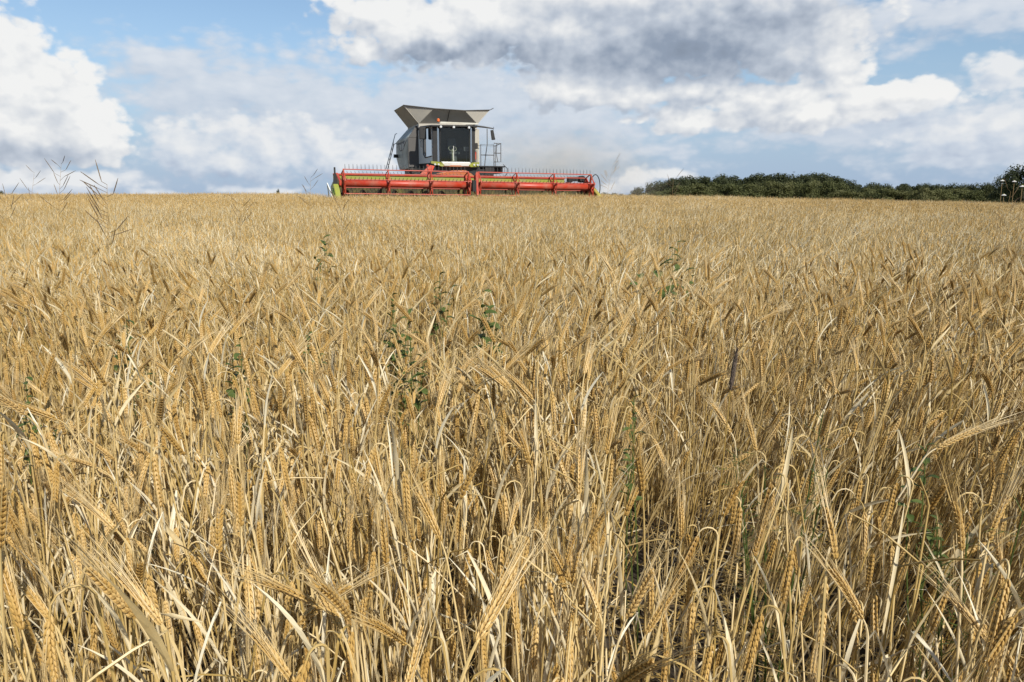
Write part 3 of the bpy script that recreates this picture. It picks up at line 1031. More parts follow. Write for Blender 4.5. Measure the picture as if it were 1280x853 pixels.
def build_harvester():
    root = empty('combine_harvester', (HO[0], HO[1], 0.70), (0, 0, HA))
    tag(root, 'grey and lime combine harvester with a wide red reel cutting the barley', 'combine harvester')

    # --- the cutting header
    h = MB()

    def wall(x0, x1, z0, z1, y0, y1):
        h.hexa([(x0, y0, z0 + tilt_z(x0)), (x0, y1, z0 + tilt_z(x0)), (x0, y1, z1 + tilt_z(x0)), (x0, y0, z1 + tilt_z(x0))],
               [(x1, y0, z0 + tilt_z(x1)), (x1, y1, z0 + tilt_z(x1)), (x1, y1, z1 + tilt_z(x1)), (x1, y0, z1 + tilt_z(x1))])
    wall(-5.9, 4.95, 1.03, 1.46, 1.00, 1.05)          # upper back wall
    header = h.build('header', M['lime'], root, bevel=0.01)
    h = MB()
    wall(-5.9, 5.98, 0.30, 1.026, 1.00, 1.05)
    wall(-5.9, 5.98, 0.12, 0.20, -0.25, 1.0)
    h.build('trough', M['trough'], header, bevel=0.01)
    b = MB()
    for z0, z1 in ((1.46, 1.53),):
        b.hexa([(-5.9, 0.96, z0 + 0.06), (-5.9, 1.12, z0 + 0.06), (-5.9, 1.12, z1 + 0.06), (-5.9, 0.96, z1 + 0.06)],
               [(4.95, 0.96, z0 - 0.05), (4.95, 1.12, z0 - 0.05), (4.95, 1.12, z1 - 0.05), (4.95, 0.96, z1 - 0.05)])
    b.build('top_beam', M['red'], header, bevel=0.01)
    k = MB()
    x = -5.9
    while x < 5.9:
        z = 0.14 + tilt_z(x)
        k.plate([(x, -0.26, z), (x + 0.06, -0.36, z), (x + 0.12, -0.26, z)], (0, 0, 0.012))
        x += 0.125
    k.build('cutter_bar', M['steel'], header)
    a = MB()
    a.tube([(-5.8, 0.55, 0.52 + tilt_z(-5.8)), (5.85, 0.55, 0.52 + tilt_z(5.85))], 0.2, 14)
    n = 520
    vs, fs = [], []
    for i in range(n + 1):                               # two spiral flights that carry the crop to the middle
        x = -5.8 + 11.65 * i / n
        an = (x if x < 0.05 else 0.1 - x) * 9.0
        for r in (0.2, 0.33):
            vs.append((x, 0.55 + r * math.cos(an), 0.52 + tilt_z(x) + r * math.sin(an)))
    for i in range(n):
        if not 0.44 < i / n < 0.56:
            fs.append((2 * i, 2 * i + 1, 2 * i + 3, 2 * i + 2))
    a.add(vs, fs)
    a.build('auger', M['darkgrey'], header)
    # dividers at the two ends
    d = MB()
    d.hexa([(-6.02, 1.0, 0.15), (-6.02, 1.0, 1.05), (-6.02, 0.2, 1.22), (-6.02, -0.5, 0.85), (-6.02, -1.35, 0.25), (-6.02, -1.3, 0.15)],
           [(-5.80, 1.0, 0.15), (-5.80, 1.0, 1.05), (-5.80, 0.2, 1.22), (-5.80, -0.5, 0.85), (-5.84, -1.35, 0.25), (-5.84, -1.3, 0.15)])
    dv = d.build('divider', M['lime'], header, bevel=0.02)
    d = MB()
    d.hexa([(-6.06, 0.9, 0.5), (-6.06, 0.1, 0.95), (-6.06, -0.4, 0.72), (-6.06, -1.0, 0.3)], [(-6.022, 0.9, 0.5), (-6.022, 0.1, 0.95), (-6.022, -0.4, 0.72), (-6.022, -1.0, 0.3)])
    d.build('divider_panel', M['green'], dv)
    d = MB()
    d.tube([(-6.10, 0.9, 0.35), (-6.22, 0.2, 0.95), (-6.27, -0.1, 1.15), (-6.22, -0.5, 0.9), (-6.12, -1.2, 0.3)], 0.025, 6)
    d.build('crop_guide', M['pale'], dv)
    d = MB()
    d.box(-5.98, -5.86, 0.05, 0.2, 1.15, 1.55)
    d.box(-5.955, -5.885, 0.08, 0.17, 1.55, 1.82)
    d.plate([(-6.02, 0.02, 1.1), (-5.78, 0.02, 1.1), (-5.86, 0.02, 1.36), (-5.98, 0.02, 1.36)], (0, 0.2, 0))
    d.build('marker_post', M['black'], dv, bevel=0.01)
    d = MB()
    d.hexa([(5.93, 1.0, 0.10), (5.93, 1.0, 0.95), (5.93, 0.1, 1.05), (5.93, -0.5, 0.75), (5.93, -1.35, 0.2), (5.93, -1.3, 0.1)],
           [(6.12, 1.0, 0.10), (6.12, 1.0, 0.95), (6.12, 0.1, 1.05), (6.12, -0.5, 0.75), (6.08, -1.35, 0.2), (6.08, -1.3, 0.1)])
    dv = d.build('divider', M['yellow'], header, bevel=0.02)
    d = MB()
    d.tube([(6.16, 0.15 - 0.55 * math.cos(q), 1.02 + 0.60 * math.sin(q)) for q in np.linspace(-0.9, 2.6, 18)], 0.02, 6)
    d.build('hose_hoop', M['black'], dv)
    d = MB()
    d.box(5.05, 5.75, 0.72, 1.0, 1.32, 1.52)
    d.plate([(4.75, 0.7, 1.16), (4.9, 0.7, 1.10), (5.45, 0.7, 1.42), (5.3, 0.7, 1.5)], (0, 0.15, 0))
    d.tube([(5.72, 0.6, 1.42), (5.72, 0.95, 1.42)], 0.16, 14)
    d.build('reel_drive', M['black'], header, bevel=0.01)

    # --- the reel in two halves
    CZ0, RR = 1.09, 0.60
    angs = [15, 75, 135, 195, 255, 315]

    def bar_pos(q, x):
        return (x, -RR * math.cos(R(q)), CZ0 + tilt_z(x) + RR * math.sin(R(q)))
    for (xa, xb, plates) in ((-5.62, -0.12, (-5.60, -3.72, -1.86, -0.16)), (0.27, 5.82, (0.31, 2.11, 3.93, 5.79))):
        m = MB()
        m.tube([(xa, 0, CZ0 + tilt_z(xa)), (xb, 0, CZ0 + tilt_z(xb))], 0.15, 20)
        reel = m.build('reel', M['red'], root, True)
        reel.data.polygons.foreach_set('use_smooth', [len(p.vertices) == 4 for p in reel.data.polygons])
        for x in plates:
            s = MB()
            z0 = CZ0 + tilt_z(x)
            end = x in (plates[0], plates[-1])
            wd = 0.075 if end else 0.06
            n = 24
            s.lathe_x([(x - .02, 0.16), (x - .02, 0.24), (x + .02, 0.24), (x + .02, 0.16)], 0, z0, n)
            for q in angs:
                c, sn = math.cos(R(q)), math.sin(R(q))
                p = np.array([x, -0.2 * c, z0 + 0.2 * sn])
                e = np.array([x, -(RR + 0.01) * c, z0 + (RR + 0.01) * sn])
                u = np.array([0, sn, c]) * wd
                s.hexa([p - u, p + u, e + u * .7, e - u * .7], [v + np.array([.035, 0, 0]) for v in (p - u, p + u, e + u * .7, e - u * .7)])
                q2 = q + 60
                e2 = np.array([x, -RR * math.cos(R(q2)), z0 + RR * math.sin(R(q2))])
                s.tube([e * .995 + np.array([.0 * x, 0, .005 * z0]), e2], 0.018 if not end else 0.03, 5)
            s.build('spider', M['red'], reel)
        for q in angs:
            t = MB()
            t.tube([bar_pos(q, xa + .02), bar_pos(q, xb - .02)], 0.024, 7)
            t.mat = 1
            x = xa + 0.1
            while x < xb - 0.05:
                p = np.array(bar_pos(q, x))
                dr = np.array([0, -math.cos(R(q + 12)), math.sin(R(q + 12))])
                t.tube([p, p + dr * 0.13, p + dr * 0.22 + np.array([0, .03, 0])], [0.012, 0.010, 0.007], 4)
                x += 0.168
            t.build('tine_bar', [M['red'], M['darkgrey']], reel)
    # arms that carry the reel
    for x, w in ((-5.72, .05), (0.075, .07), (5.9, .05)):
        m = MB()
        z = tilt_z(x)
        m.hexa([(x - w, 1.15, 1.40 + z), (x - w, 1.15, 1.56 + z), (x - w, -0.1, 1.20 + z), (x - w, -0.1, 1.00 + z)],
               [(x + w, 1.15, 1.40 + z), (x + w, 1.15, 1.56 + z), (x + w, -0.1, 1.20 + z), (x + w, -0.1, 1.00 + z)])
        m.tube([(x, 0.8, 0.75 + z), (x, 0.25, 1.14 + z)], 0.035, 8)
        arm = m.build('reel_arm', M['red'], root, bevel=0.008)
        if abs(x) < 1:
            g = MB()
            g.lathe_x([(x - .13, 0.02), (x - .13, 0.24), (x + .10, 0.24), (x + .10, 0.02)], -0.05, 1.08, 20)
            g.box(x - .10, x + .07, -0.40, -0.28, 0.82, 1.30)
            g.build('gearbox', M['black'], arm)
            g = MB()
            g.plate([(x + .08, -0.42, 0.66), (x + .18, -0.42, 0.66), (x + .2, -0.3, 1.60), (x + .13, -0.3, 1.70), (x + .07, -0.3, 1.6)], (0, .05, 0))
            g.build('guard', M['red'], arm, bevel=0.008)

    # --- feeder house between header and cab
    m = MB()
    m.hexa([(-0.85, 1.06, 0.35), (0.85, 1.06, 0.35), (0.85, 1.06, 1.25), (-0.85, 1.06, 1.25)],
           [(-0.75, 3.5, 1.15), (0.75, 3.5, 1.15), (0.75, 3.5, 1.95), (-0.75, 3.5, 1.95)])
    fh = m.build('feeder_house', M['rust'], root, bevel=0.02)
    m = MB()
    m.hexa([(-1.25, 1.06, 1.60), (0.15, 1.06, 1.60), (0.15, 1.06, 1.74), (-0.5, 1.06, 1.72)],
           [(-1.25, 1.35, 1.64), (0.15, 1.35, 1.64), (0.15, 1.35, 1.80), (-0.5, 1.35, 1.78)])
    m.build('hood', M['rust'], fh, bevel=0.01)
    m = MB()
    m.tube([(-1.55, 1.3, 1.62), (-1.40, 2.4, 2.02)], 0.07, 10)
    m.plate([(-1.95, 1.5, 1.60), (-1.45, 1.5, 1.60), (-1.18, 1.9, 1.98), (-1.38, 1.9, 2.02)], (0, .08, .02))
    m.build('lift_bracket', M['red'], fh, bevel=0.008)
    m = MB()
    m.box(-1.6, 1.6, 2.75, 3.0, 1.05, 1.90)
    m.box(-1.3, 1.3, 3.0, 8.4, 0.95, 2.05)
    m.tube([(-1.8, 3.55, 0.95), (1.8, 3.55, 0.95)], 0.22, 12)
    m.tube([(-1.3, 7.9, 0.68), (1.3, 7.9, 0.68)], 0.12, 10)
    m.build('chassis', M['black'], root, bevel=0.02)

    # --- wheels
    def wheel(cx, cy, r, w):
        tm = MB()
        tm.lathe_x([(cx - w / 2 * .8, r * .58), (cx - w / 2, r * .72), (cx - w / 2, r * .92), (cx - w / 2 * .8, r * .975), (cx + w / 2 * .8, r * .975), (cx + w / 2, r * .92), (cx + w / 2, r * .72), (cx + w / 2 * .8, r * .58), (cx - w / 2 * .8, r * .58)], cy, r, 40)
        nl = 22
        for i in range(nl):
            for sg in (-1, 1):
                a0 = 2 * math.pi * (i + (0.5 if sg > 0 else 0)) / nl
                pts = []
                for xx, da in ((0.02, 0.0), (w * 0.5, 0.22)):
                    for rr_ in (r * .96, r * 1.02):
                        for dd in (-.035, .035):
                            an = a0 + da + dd
                            pts.append((cx + sg * xx, cy + rr_ * math.cos(an), r + rr_ * math.sin(an)))
                tm.hexa([pts[0], pts[1], pts[3], pts[2]], [pts[4], pts[5], pts[7], pts[6]])
        wh = MB()
        wh.lathe_x([(cx - w * .1, 0.0), (cx - w * .1, r * .25), (cx - w * .3, r * .5), (cx - w * .42, r * .6), (cx + w * .42, r * .6), (cx + w * .3, r * .5), (cx + w * .1, r * .25), (cx + w * .1, 0)], cy, r, 32)
        wo = wh.build('wheel', M['red'], root)
        tm.build('tyre', M['rubber'], wo)
    for sx in (-1, 1):
        wheel(sx * 1.62, 3.55, 0.95, 0.72)
        wheel(sx * 1.45, 7.9, 0.68, 0.5)

    # --- body
    m = MB()
    pr = [(4.42, 1.95), (6.7, 1.95), (7.55, 2.62), (7.45, 3.40), (7.0, 3.46), (4.42, 3.42)]
    for x0, x1 in ((-1.90, 1.72),):
        m.hexa([(x0, y, z) for y, z in pr], [(x1, y, z) for y, z in pr])
    body = m.build('body', M['side'], root, bevel=0.02)
    m = MB()                                             # shoulder that slopes in to the tank
    m.hexa([(-1.88, 4.45, 3.425), (1.70, 4.45, 3.425), (1.70, 7.3, 3.425), (-1.88, 7.3, 3.425)], [(-1.42, 4.45, 4.0), (1.5, 4.45, 4.05), (1.5, 6.75, 4.05), (-1.42, 6.75, 4.0)])
    m.build('shoulder', M['side'], body, bevel=0.02)
    m = MB()
    m.box(-1.89, -1.36, 4.36, 4.415, 2.02, 3.42)
    m.hexa([(-1.87, 4.36, 3.425), (-1.30, 4.36, 3.425), (-1.30, 4.36, 3.98), (-1.50, 4.36, 3.98)], [(-1.87, 4.445, 3.425), (-1.30, 4.445, 3.425), (-1.30, 4.445, 3.98), (-1.50, 4.445, 3.98)])
    m.build('front_panel', M['darkgrey'], body, bevel=0.008)
    m = MB()
    m.box(1.18, 1.71, 4.34, 4.415, 2.25, 3.9)
    m.build('front_panel', M['cream'], body, bevel=0.008)
    # the dark opening and white strokes on the side panel
    m = MB()
    m.hexa([(-1.906, 4.65, 3.33), (-1.906, 7.2, 3.30), (-1.906, 6.9, 3.05), (-1.906, 6.3, 2.86), (-1.906, 5.6, 2.90), (-1.906, 5.1, 3.10)],
           [(-1.9025, 4.65, 3.33), (-1.9025, 7.2, 3.30), (-1.9025, 6.9, 3.05), (-1.9025, 6.3, 2.86), (-1.9025, 5.6, 2.90), (-1.9025, 5.1, 3.10)])
    dc = m.build('emblem', M['black'], body)
    m = MB()
    for (y0, z0, y1, z1, w) in ((4.75, 3.34, 5.35, 3.16, .09), (5.35, 3.16, 5.5, 2.98, .06), (5.75, 3.22, 5.8, 2.92, .16), (6.25, 3.2, 6.3, 2.92, .12), (5.8, 3.06, 6.3, 3.08, .05), (6.6, 3.22, 6.75, 2.98, .10), (6.95, 3.24, 7.1, 3.12, .08)):
        m.hexa([(-1.913, y0 - w, z0), (-1.913, y0 + w, z0), (-1.913, y1 + w, z1), (-1.913, y1 - w, z1)], [(-1.9085, y0 - w, z0), (-1.9085, y0 + w, z0), (-1.9085, y1 + w, z1), (-1.9085, y1 - w, z1)])
    m.build('emblem_stroke', M['white'], dc)
    m = MB()                                             # rear hood, hidden behind the panels
    m.hexa([(-1.3, 7.45, 1.5), (1.3, 7.45, 1.5), (1.3, 7.45, 3.5), (-1.3, 7.45, 3.5)], [(-1.2, 9.0, 1.3), (1.2, 9.0, 1.3), (1.2, 8.7, 2.9), (-1.2, 8.7, 2.9)])
    m.build('rear_hood', M['side'], body, bevel=0.03)
    # ladder at the rear left
    m = MB()
    A0, A1, B0, B1 = np.array([-1.98, 7.2, 3.78]), np.array([-2.52, 7.2, 2.0]), np.array([-1.98, 7.6, 3.3]), np.array([-2.36, 7.6, 2.0])
    m.tube([A0 + [0.12, 0.2, 0.05], A0, A1], 0.022, 6)
    m.tube([B0 + [0.12, 0, 0.05], B0, B1], 0.022, 6)
    for i in range(1, 6):
        m.tube([A0 + (A1 - A0) * i / 6, B0 + (B1 - B0) * i / 6], 0.015, 5)
    m.build('ladder', M['steel'], root)
    m = MB()
    m.box(-2.12, -1.92, 6.9, 7.1, 2.58, 2.75)
    m.build('lamp_housing', M['black'], body, bevel=0.01)

    # --- grain tank with its raised flaps
    m = MB()
    bz = 4.06
    m.box(-1.42, 1.52, 4.05, 6.7, 3.86, bz)
    tank = m.build('grain_tank', M['tarp'], root, bevel=0.01)
    c0, c1, c2, c3 = np.array([-1.40, 4.1, bz]), np.array([1.55, 4.1, bz + .06]), np.array([1.55, 6.7, bz + .06]), np.array([-1.40, 6.7, bz])
    tl0, tl1 = np.array([-2.14, 4.12, 4.90]), np.array([-2.12, 6.65, 4.90])
    tr0, tr1 = np.array([2.22, 4.15, 4.83]), np.array([2.22, 6.65, 4.88])
    tf0, tf1 = np.array([-0.80, 3.45, 4.72]), np.array([0.72, 3.45, 4.68])
    tb0, tb1 = np.array([-0.80, 7.3, 4.75]), np.array([0.72, 7.3, 4.75])

    def flap(name, poly, d, mt):
        f = MB()
        f.plate([tuple(p) for p in poly], d)
        return f.build(name, mt, tank, bevel=0.006)
    flap('tank_flap', [c0, c1, tf1, tf0], (0, .035, .02), M['tarp'])
    flap('tank_flap', [c3, c0, tl0, tl1], (.03, 0, .02), M['tarp'])
    flap('tank_flap', [c1, c2, tr1, tr0], (-.03, 0, .02), M['tarp'])
    flap('tank_flap', [c2, c3, tb0, tb1], (0, -.035, .02), M['tarp'])
    flap('gusset', [c0 + [0.01, -.004, 0.02], tf0, tl0 + [.05, 0, 0]], (0, .012, .006), M['gusset'])
    flap('gusset', [c1 + [-.01, -.004, 0.02], tr0 - [.05, 0, 0], tf1], (0, .012, .006), M['gusset'])
    flap('gusset', [c3 + [0.01, .004, 0.02], tl1 + [.05, 0, 0], tb0], (0, -.012, .006), M['gusset'])
    flap('gusset', [c2 + [-.01, .004, 0.02], tb1, tr1 - [.05, 0, 0]], (0, -.012, .006), M['gusset'])
    m = MB()
    for p, q in ((tl0, tf0), (tf0, tf1), (tf1, tr0)):
        m.tube([p, q], 0.022, 6)
    m.tube([tr0, tr0 + [.18, 0, .09]], 0.018, 6)
    m.tube([(-0.02, 4.07, bz + .02), (-0.02, 3.43, 4.70)], 0.02, 6)
    m.build('flap_edging', M['darkgrey'], tank)

    # --- cab
    F0, F1, B0, B1 = 2.62, 2.62, 4.33, 4.33              # front and rear of the cab along y
    xl, xr, xlb, xrb = -1.06, 0.97, -1.36, 1.20
    z0, z1 = 2.22, 3.80
    m = MB()
    m.hexa([(xl, F0, 2.0), (xr, F1, 2.0), (xrb, B1, 2.0), (xlb, B0, 2.0)], [(xl, F0, z0), (xr, F1, z0), (xrb, B1, z0), (xlb, B0, z0)])
    cab = m.build('cab', M['black'], root, bevel=0.02)
    m = MB()
    m.box(xlb + .03, xrb - .03, B0 - .05, B0 + .02, z0, z1)
    m.build('rear_wall', M['cabtrim'], cab)
    m = MB()
    m.hexa([(xl - .16, 2.36, 3.80), (xr + .12, 2.36, 3.84), (xrb + .1, 4.36, 3.84), (xlb - .1, 4.36, 3.80)], [(xl - .10, 2.42, 3.88), (xr + .08, 2.42, 3.92), (xrb + .06, 4.36, 3.97), (xlb - .05, 4.36, 3.95)])
    rf = m.build('roof', M['black'], cab, bevel=0.015)
    m = MB()
    m.hexa([(-0.80, 2.34, 3.915), (1.12, 2.34, 3.935), (1.12, 2.9, 4.0), (-0.80, 2.9, 3.98)], [(-0.74, 2.42, 4.03), (1.08, 2.42, 4.02), (1.08, 2.9, 4.06), (-0.74, 2.9, 4.06)])
    m.build('visor', M['cream'], rf, bevel=0.02)
    for x in (-0.74, -0.12, 0.62):
        m = MB()
        m.tube([(x, 2.33, 3.80), (x, 2.45, 3.80)], [0.055, 0.06], 12)
        m.build('work_light', M['lens'], rf)
    m = MB()
    m.tube([(-0.80, 2.6, 4.03), (-0.80, 2.6, 4.06), (-0.80, 2.6, 4.16), (-0.80, 2.6, 4.19)], [0.05, 0.07, 0.065, 0.02], 12)
    m.build('beacon', M['beacon'], rf)
    # windscreen and frames
    m = MB()
    m.plate([(-0.74, 2.60, z0 + .02), (0.74, 2.60, z0 + .02), (0.74, 2.56, z1 - .02), (-0.70, 2.56, z1 - .02)], (0, .012, 0))
    m.build('windscreen', M['glass'], cab)
    m = MB()
    for x0, x1 in ((-1.08, -0.87), (0.82, 0.98)):
        m.hexa([(x0, 2.60, z0), (x1, 2.60, z0), (x1, 2.68, z0), (x0, 2.68, z0)], [(x0, 2.58, z1), (x1, 2.58, z1), (x1, 2.66, z1), (x0, 2.66, z1)])
    for x0, x1, xt in ((-0.78, -0.74, .03), (0.70, 0.74, .0)):
        m.hexa([(x0, 2.585, z0), (x1, 2.585, z0), (x1, 2.62, z0), (x0, 2.62, z0)], [(x0 + xt, 2.54, z1), (x1 + xt, 2.54, z1), (x1 + xt, 2.58, z1), (x0 + xt, 2.58, z1)])
    m.build('pillar', M['black'], cab, bevel=0.006)
    for x0, x1 in ((-0.868, -0.782), (0.745, 0.818)):
        m = MB()
        m.plate([(x0, 2.60, z0), (x1, 2.60, z0), (x1, 2.58, z1), (x0, 2.58, z1)], (0, .012, 0))
        m.build('corner_glass', M['doorglass'], cab)
    # the left side: pale door with its window and dark seal
    dx, dy = (xlb - xl), (B0 - 2.66)
    un = nrm(np.array([-dy, dx, 0])) if False else nrm(np.array([-(B0 - 2.66), (xlb - xl), 0]))

    def side(t_, z, o=0.0):
        return np.array([xl + dx * t_, 2.66 + dy * t_, z]) + un * o
    m = MB()
    m.hexa([side(0.02, z0 - .05, 0), side(1, z0 - .05, 0), side(1, z1, 0), side(0.02, z1, 0)], [side(0.02, z0 - .05, .03), side(1, z0 - .05, .03), side(1, z1, .03), side(0.02, z1, .03)])
    dr = m.build('door', M['pale'], cab, bevel=0.006)
    m = MB()
    wp = [(0.04, 2.5), (0.46, 2.46), (0.56, 2.62), (0.56, 3.2), (0.50, 3.55), (0.40, 3.76), (0.04, 3.76)]
    m.hexa([side(a_, z, .033) for a_, z in wp], [side(a_, z, .045) for a_, z in wp])
    m.build('window', M['doorglass'], dr)
    m = MB()
    m.tube([side(a_, z, .05) for a_, z in [(0.05, 2.48), (0.5, 2.44), (0.62, 2.60), (0.62, 3.2), (0.54, 3.55), (0.42, 3.76)]], 0.022, 6)
    m.build('seal', M['black'], dr)
    m = MB()
    m.tube([side(0.72, 2.95, .03), side(0.72, 2.95, .10), side(0.72, 3.25, .10), side(0.72, 3.25, .03)], 0.014, 6)
    m.build('handle', M['black'], dr)
    m = MB()
    m.plate([(xr, 2.70, z0), (xrb, B1, z0), (xrb, B1, z1), (xr, 2.70, z1)], (-.012, 0, 0))
    m.build('side_window', M['glass'], cab)
    # inside
    m = MB()
    m.box(-0.02, 0.48, 3.55, 4.05, 2.62, 2.76)
    m.hexa([(0.0, 3.98, 2.76), (0.46, 3.98, 2.76), (0.46, 4.1, 2.76), (0.0, 4.1, 2.76)], [(0.05, 4.08, 3.42), (0.41, 4.08, 3.42), (0.41, 4.2, 3.42), (0.05, 4.2, 3.42)])
    m.box(-0.10, -0.02, 3.5, 4.0, 2.86, 2.93)
    m.box(0.48, 0.56, 3.5, 4.0, 2.86, 2.93)
    m.box(0.1, 0.36, 3.65, 3.95, 2.23, 2.62)
    m.build('seat', M['seat'], cab, bevel=0.03)
    m = MB()
    m.tube([(0.0, 3.0, 2.23), (0.02, 3.2, 2.72), (0.03, 3.24, 2.86)], [0.06, 0.045, 0.03], 8)
    q = [(0.03 + 0.19 * math.cos(a_), 3.24 + 0.13 * math.sin(a_), 2.87 + 0.13 * math.sin(a_)) for a_ in np.linspace(0, 2 * math.pi, 25)]
    m.tube(q, 0.016, 6, cap=False)
    m.build('steering_wheel', M['pale'], cab)
    m = MB()
    m.box(0.55, 0.80, 3.05, 3.12, 2.75, 2.95)
    m.tube([(0.68, 3.1, 2.23), (0.68, 3.1, 2.76)], 0.02, 6)
    m.build('monitor', M['seat'], cab, bevel=0.008)
    m = MB()
    m.tube([(-0.10, 2.545, z0 + .06), (-0.10, 2.53, 2.95)], 0.012, 5)
    m.build('wiper', M['pale'], cab)
    # fairing under the windscreen
    m = MB()
    m.hexa([(-0.66, 2.44, 2.03), (0.70, 2.44, 2.03), (0.70, 2.44, 2.17), (-0.66, 2.44, 2.17)], [(-0.70, 2.615, 1.99), (0.74, 2.615, 1.99), (0.74, 2.615, 2.23), (-0.70, 2.615, 2.23)])
    fr = m.build('front_fairing', M['white'], cab, bevel=0.01)
    for x0, x1, sg in ((-1.20, -0.67, -1), (0.71, 1.18, 1)):
        m = MB()
        if sg < 0:
            a_, b_ = [(x0, 2.52, 2.13), (x1, 2.42, 1.98), (x1 + .1, 2.42, 2.07), (x1 - .1, 2.42, 2.20), (x0, 2.52, 2.24)], 0
        else:
            a_, b_ = [(x0, 2.42, 1.98), (x1 - .06, 2.52, 2.0), (x1, 2.52, 2.22), (x0 + .1, 2.42, 2.20), (x0 - .1, 2.42, 2.07)], 0
        m.plate(a_, (0, .16, 0))
        cr = m.build('lamp_corner', M['lime'], fr, bevel=0.01)
        for i in range(2):
            l = MB()
            x = x0 + 0.17 + 0.17 * i
            l.tube([(x, 2.415, 2.09), (x, 2.47, 2.09)], 0.045, 10)
            l.build('headlight', M['lens'], cr)
    m = MB()
    m.plate([(-0.35, 2.43, 2.0), (0.28, 2.43, 2.0), (0.22, 2.43, 2.06), (-0.28, 2.43, 2.06)], (0, .01, 0))
    m.build('badge', M['rust'], fr)
    m = MB()
    m.box(-1.2, 1.2, 2.66, 2.74, 1.45, 1.985)
    m.build('under_panel', M['black'], cab)
    # mirrors
    m = MB()
    m.tube([(1.08, 2.7, 3.90), (1.45, 2.6, 3.86), (1.88, 2.55, 3.80), (1.86, 2.55, 3.70)], [.045, .04, .025, .02], 8)
    m.tube([(1.90, 2.55, 3.80), (1.90, 2.55, 3.88)], 0.012, 5)
    ma = m.build('mirror_arm', M['black'], cab)
    m = MB()
    m.hexa([(1.74, 2.50, 3.72), (1.87, 2.50, 3.73), (1.97, 2.50, 3.28), (1.80, 2.50, 3.26)], [(1.74, 2.60, 3.72), (1.87, 2.60, 3.73), (1.97, 2.60, 3.28), (1.80, 2.60, 3.26)])
    mh = m.build('mirror', M['black'], ma, bevel=0.015)
    m = MB()
    m.tube([(-1.2, 3.2, 3.84), (-1.42, 3.1, 3.72)], 0.025, 6)
    ma = m.build('mirror_arm', M['black'], cab)
    m = MB()
    m.box(-1.60, -1.26, 3.10, 3.24, 3.26, 3.84)
    m.build('mirror', M['black'], ma, bevel=0.03)
    # platform with its rail, right of the cab
    m = MB()
    m.box(1.22, 2.52, 2.7, 4.3, 2.0, 2.06)
    pf = m.build('platform', M['black'], root, bevel=0.006)
    m = MB()
    rl = lambda *p: m.tube(p, 0.02, 6)
    rl((1.47, 3.3, 2.06), (1.47, 3.3, 3.1), (2.14, 3.3, 3.1), (2.14, 3.3, 2.06))
    rl((2.14, 3.3, 3.17), (2.50, 3.3, 3.17), (2.50, 3.3, 2.28), (2.14, 3.3, 2.28))
    rl((2.14, 3.3, 2.7), (2.50, 3.3, 2.7))
    rl((1.47, 3.3, 2.6), (2.14, 3.3, 2.6))
    rl((2.30, 3.3, 3.17), (2.26, 3.3, 2.7), (2.34, 3.3, 2.28))
    rl((1.80, 3.3, 3.85), (1.80, 3.3, 3.1), (1.72, 3.3, 2.6), (1.66, 3.3, 2.06))
    rl((1.47, 4.2, 2.06), (1.47, 4.2, 3.1), (2.50, 4.2, 3.1), (2.50, 4.2, 2.06))
    rl((2.50, 3.3, 3.17), (2.50, 4.2, 3.1))
    m.build('rail', M['darkgrey'], pf)
    m = MB()
    m.box(1.25, 2.5, 3.0, 4.2, 1.72, 1.995)
    m.box(1.5, 1.95, 2.72, 3.0, 1.6, 1.995)
    m.tube([(2.35, 3.0, 1.35), (2.7, 2.95, 1.7), (2.72, 2.95, 1.95), (2.5, 2.95, 2.15)], 0.02, 6)
    m.build('fender', M['black'], pf, bevel=0.02)
    m = MB()
    m.box(1.03, 1.13, 2.9, 3.0, 2.35, 2.75)
    m.build('extinguisher', M['red'], pf, bevel=0.02)
    m = MB()
    m.box(1.00, 1.16, 2.72, 2.84, 2.85, 3.12)
    m.build('lamp_housing', M['black'], cab, bevel=0.02)


build_harvester()
# ------------------------------------------------------------------ trees
def foliage(name, stops):
    m, t, b = mat(name)
    at = t.new('ShaderNodeAttribute', attribute_name='tint')
    oi = t.new('ShaderNodeObjectInfo')
    f = t.math('MULTIPLY_ADD', oi.outputs['Random'], 0.45, t.math('MULTIPLY', at.outputs['Fac'], 0.55))
    c = t.ramp(f, stops)
    t.put(b.inputs['Base Color'], c)
    b.inputs['Roughness'].default_value = 0.6
    b.inputs['Specular IOR Level'].default_value = 0.25
    tr = t.new('ShaderNodeBsdfTranslucent')
    t.put(tr.inputs[0], c)
    mx = t.new('ShaderNodeMixShader')
    mx.inputs[0].default_value = 0.25
    t.l.new(b.outputs[0], mx.inputs[1])
    t.l.new(tr.outputs[0], mx.inputs[2])
    t.l.new(mx.outputs[0], t.n['Material Output'].inputs[0])
    return m


M['leaf_dark'] = foliage('dark_foliage', [(0, (0.034, 0.043, 0.017)), (0.5, (0.050, 0.060, 0.023)), (1, (0.068, 0.078, 0.031))])
M['leaf_mid'] = foliage('mid_foliage', [(0, (0.058, 0.066, 0.020)), (0.5, (0.090, 0.098, 0.032)), (1, (0.13, 0.128, 0.050))])
M['leaf_olive'] = foliage('olive_foliage', [(0, (0.072, 0.080, 0.024)), (0.5, (0.108, 0.112, 0.038)), (1, (0.15, 0.145, 0.06))])
M['bark'] = paint('bark', (0.07, 0.055, 0.04), 0.9, 0, 0.5, 3.0, (0.12, 0.10, 0.08))


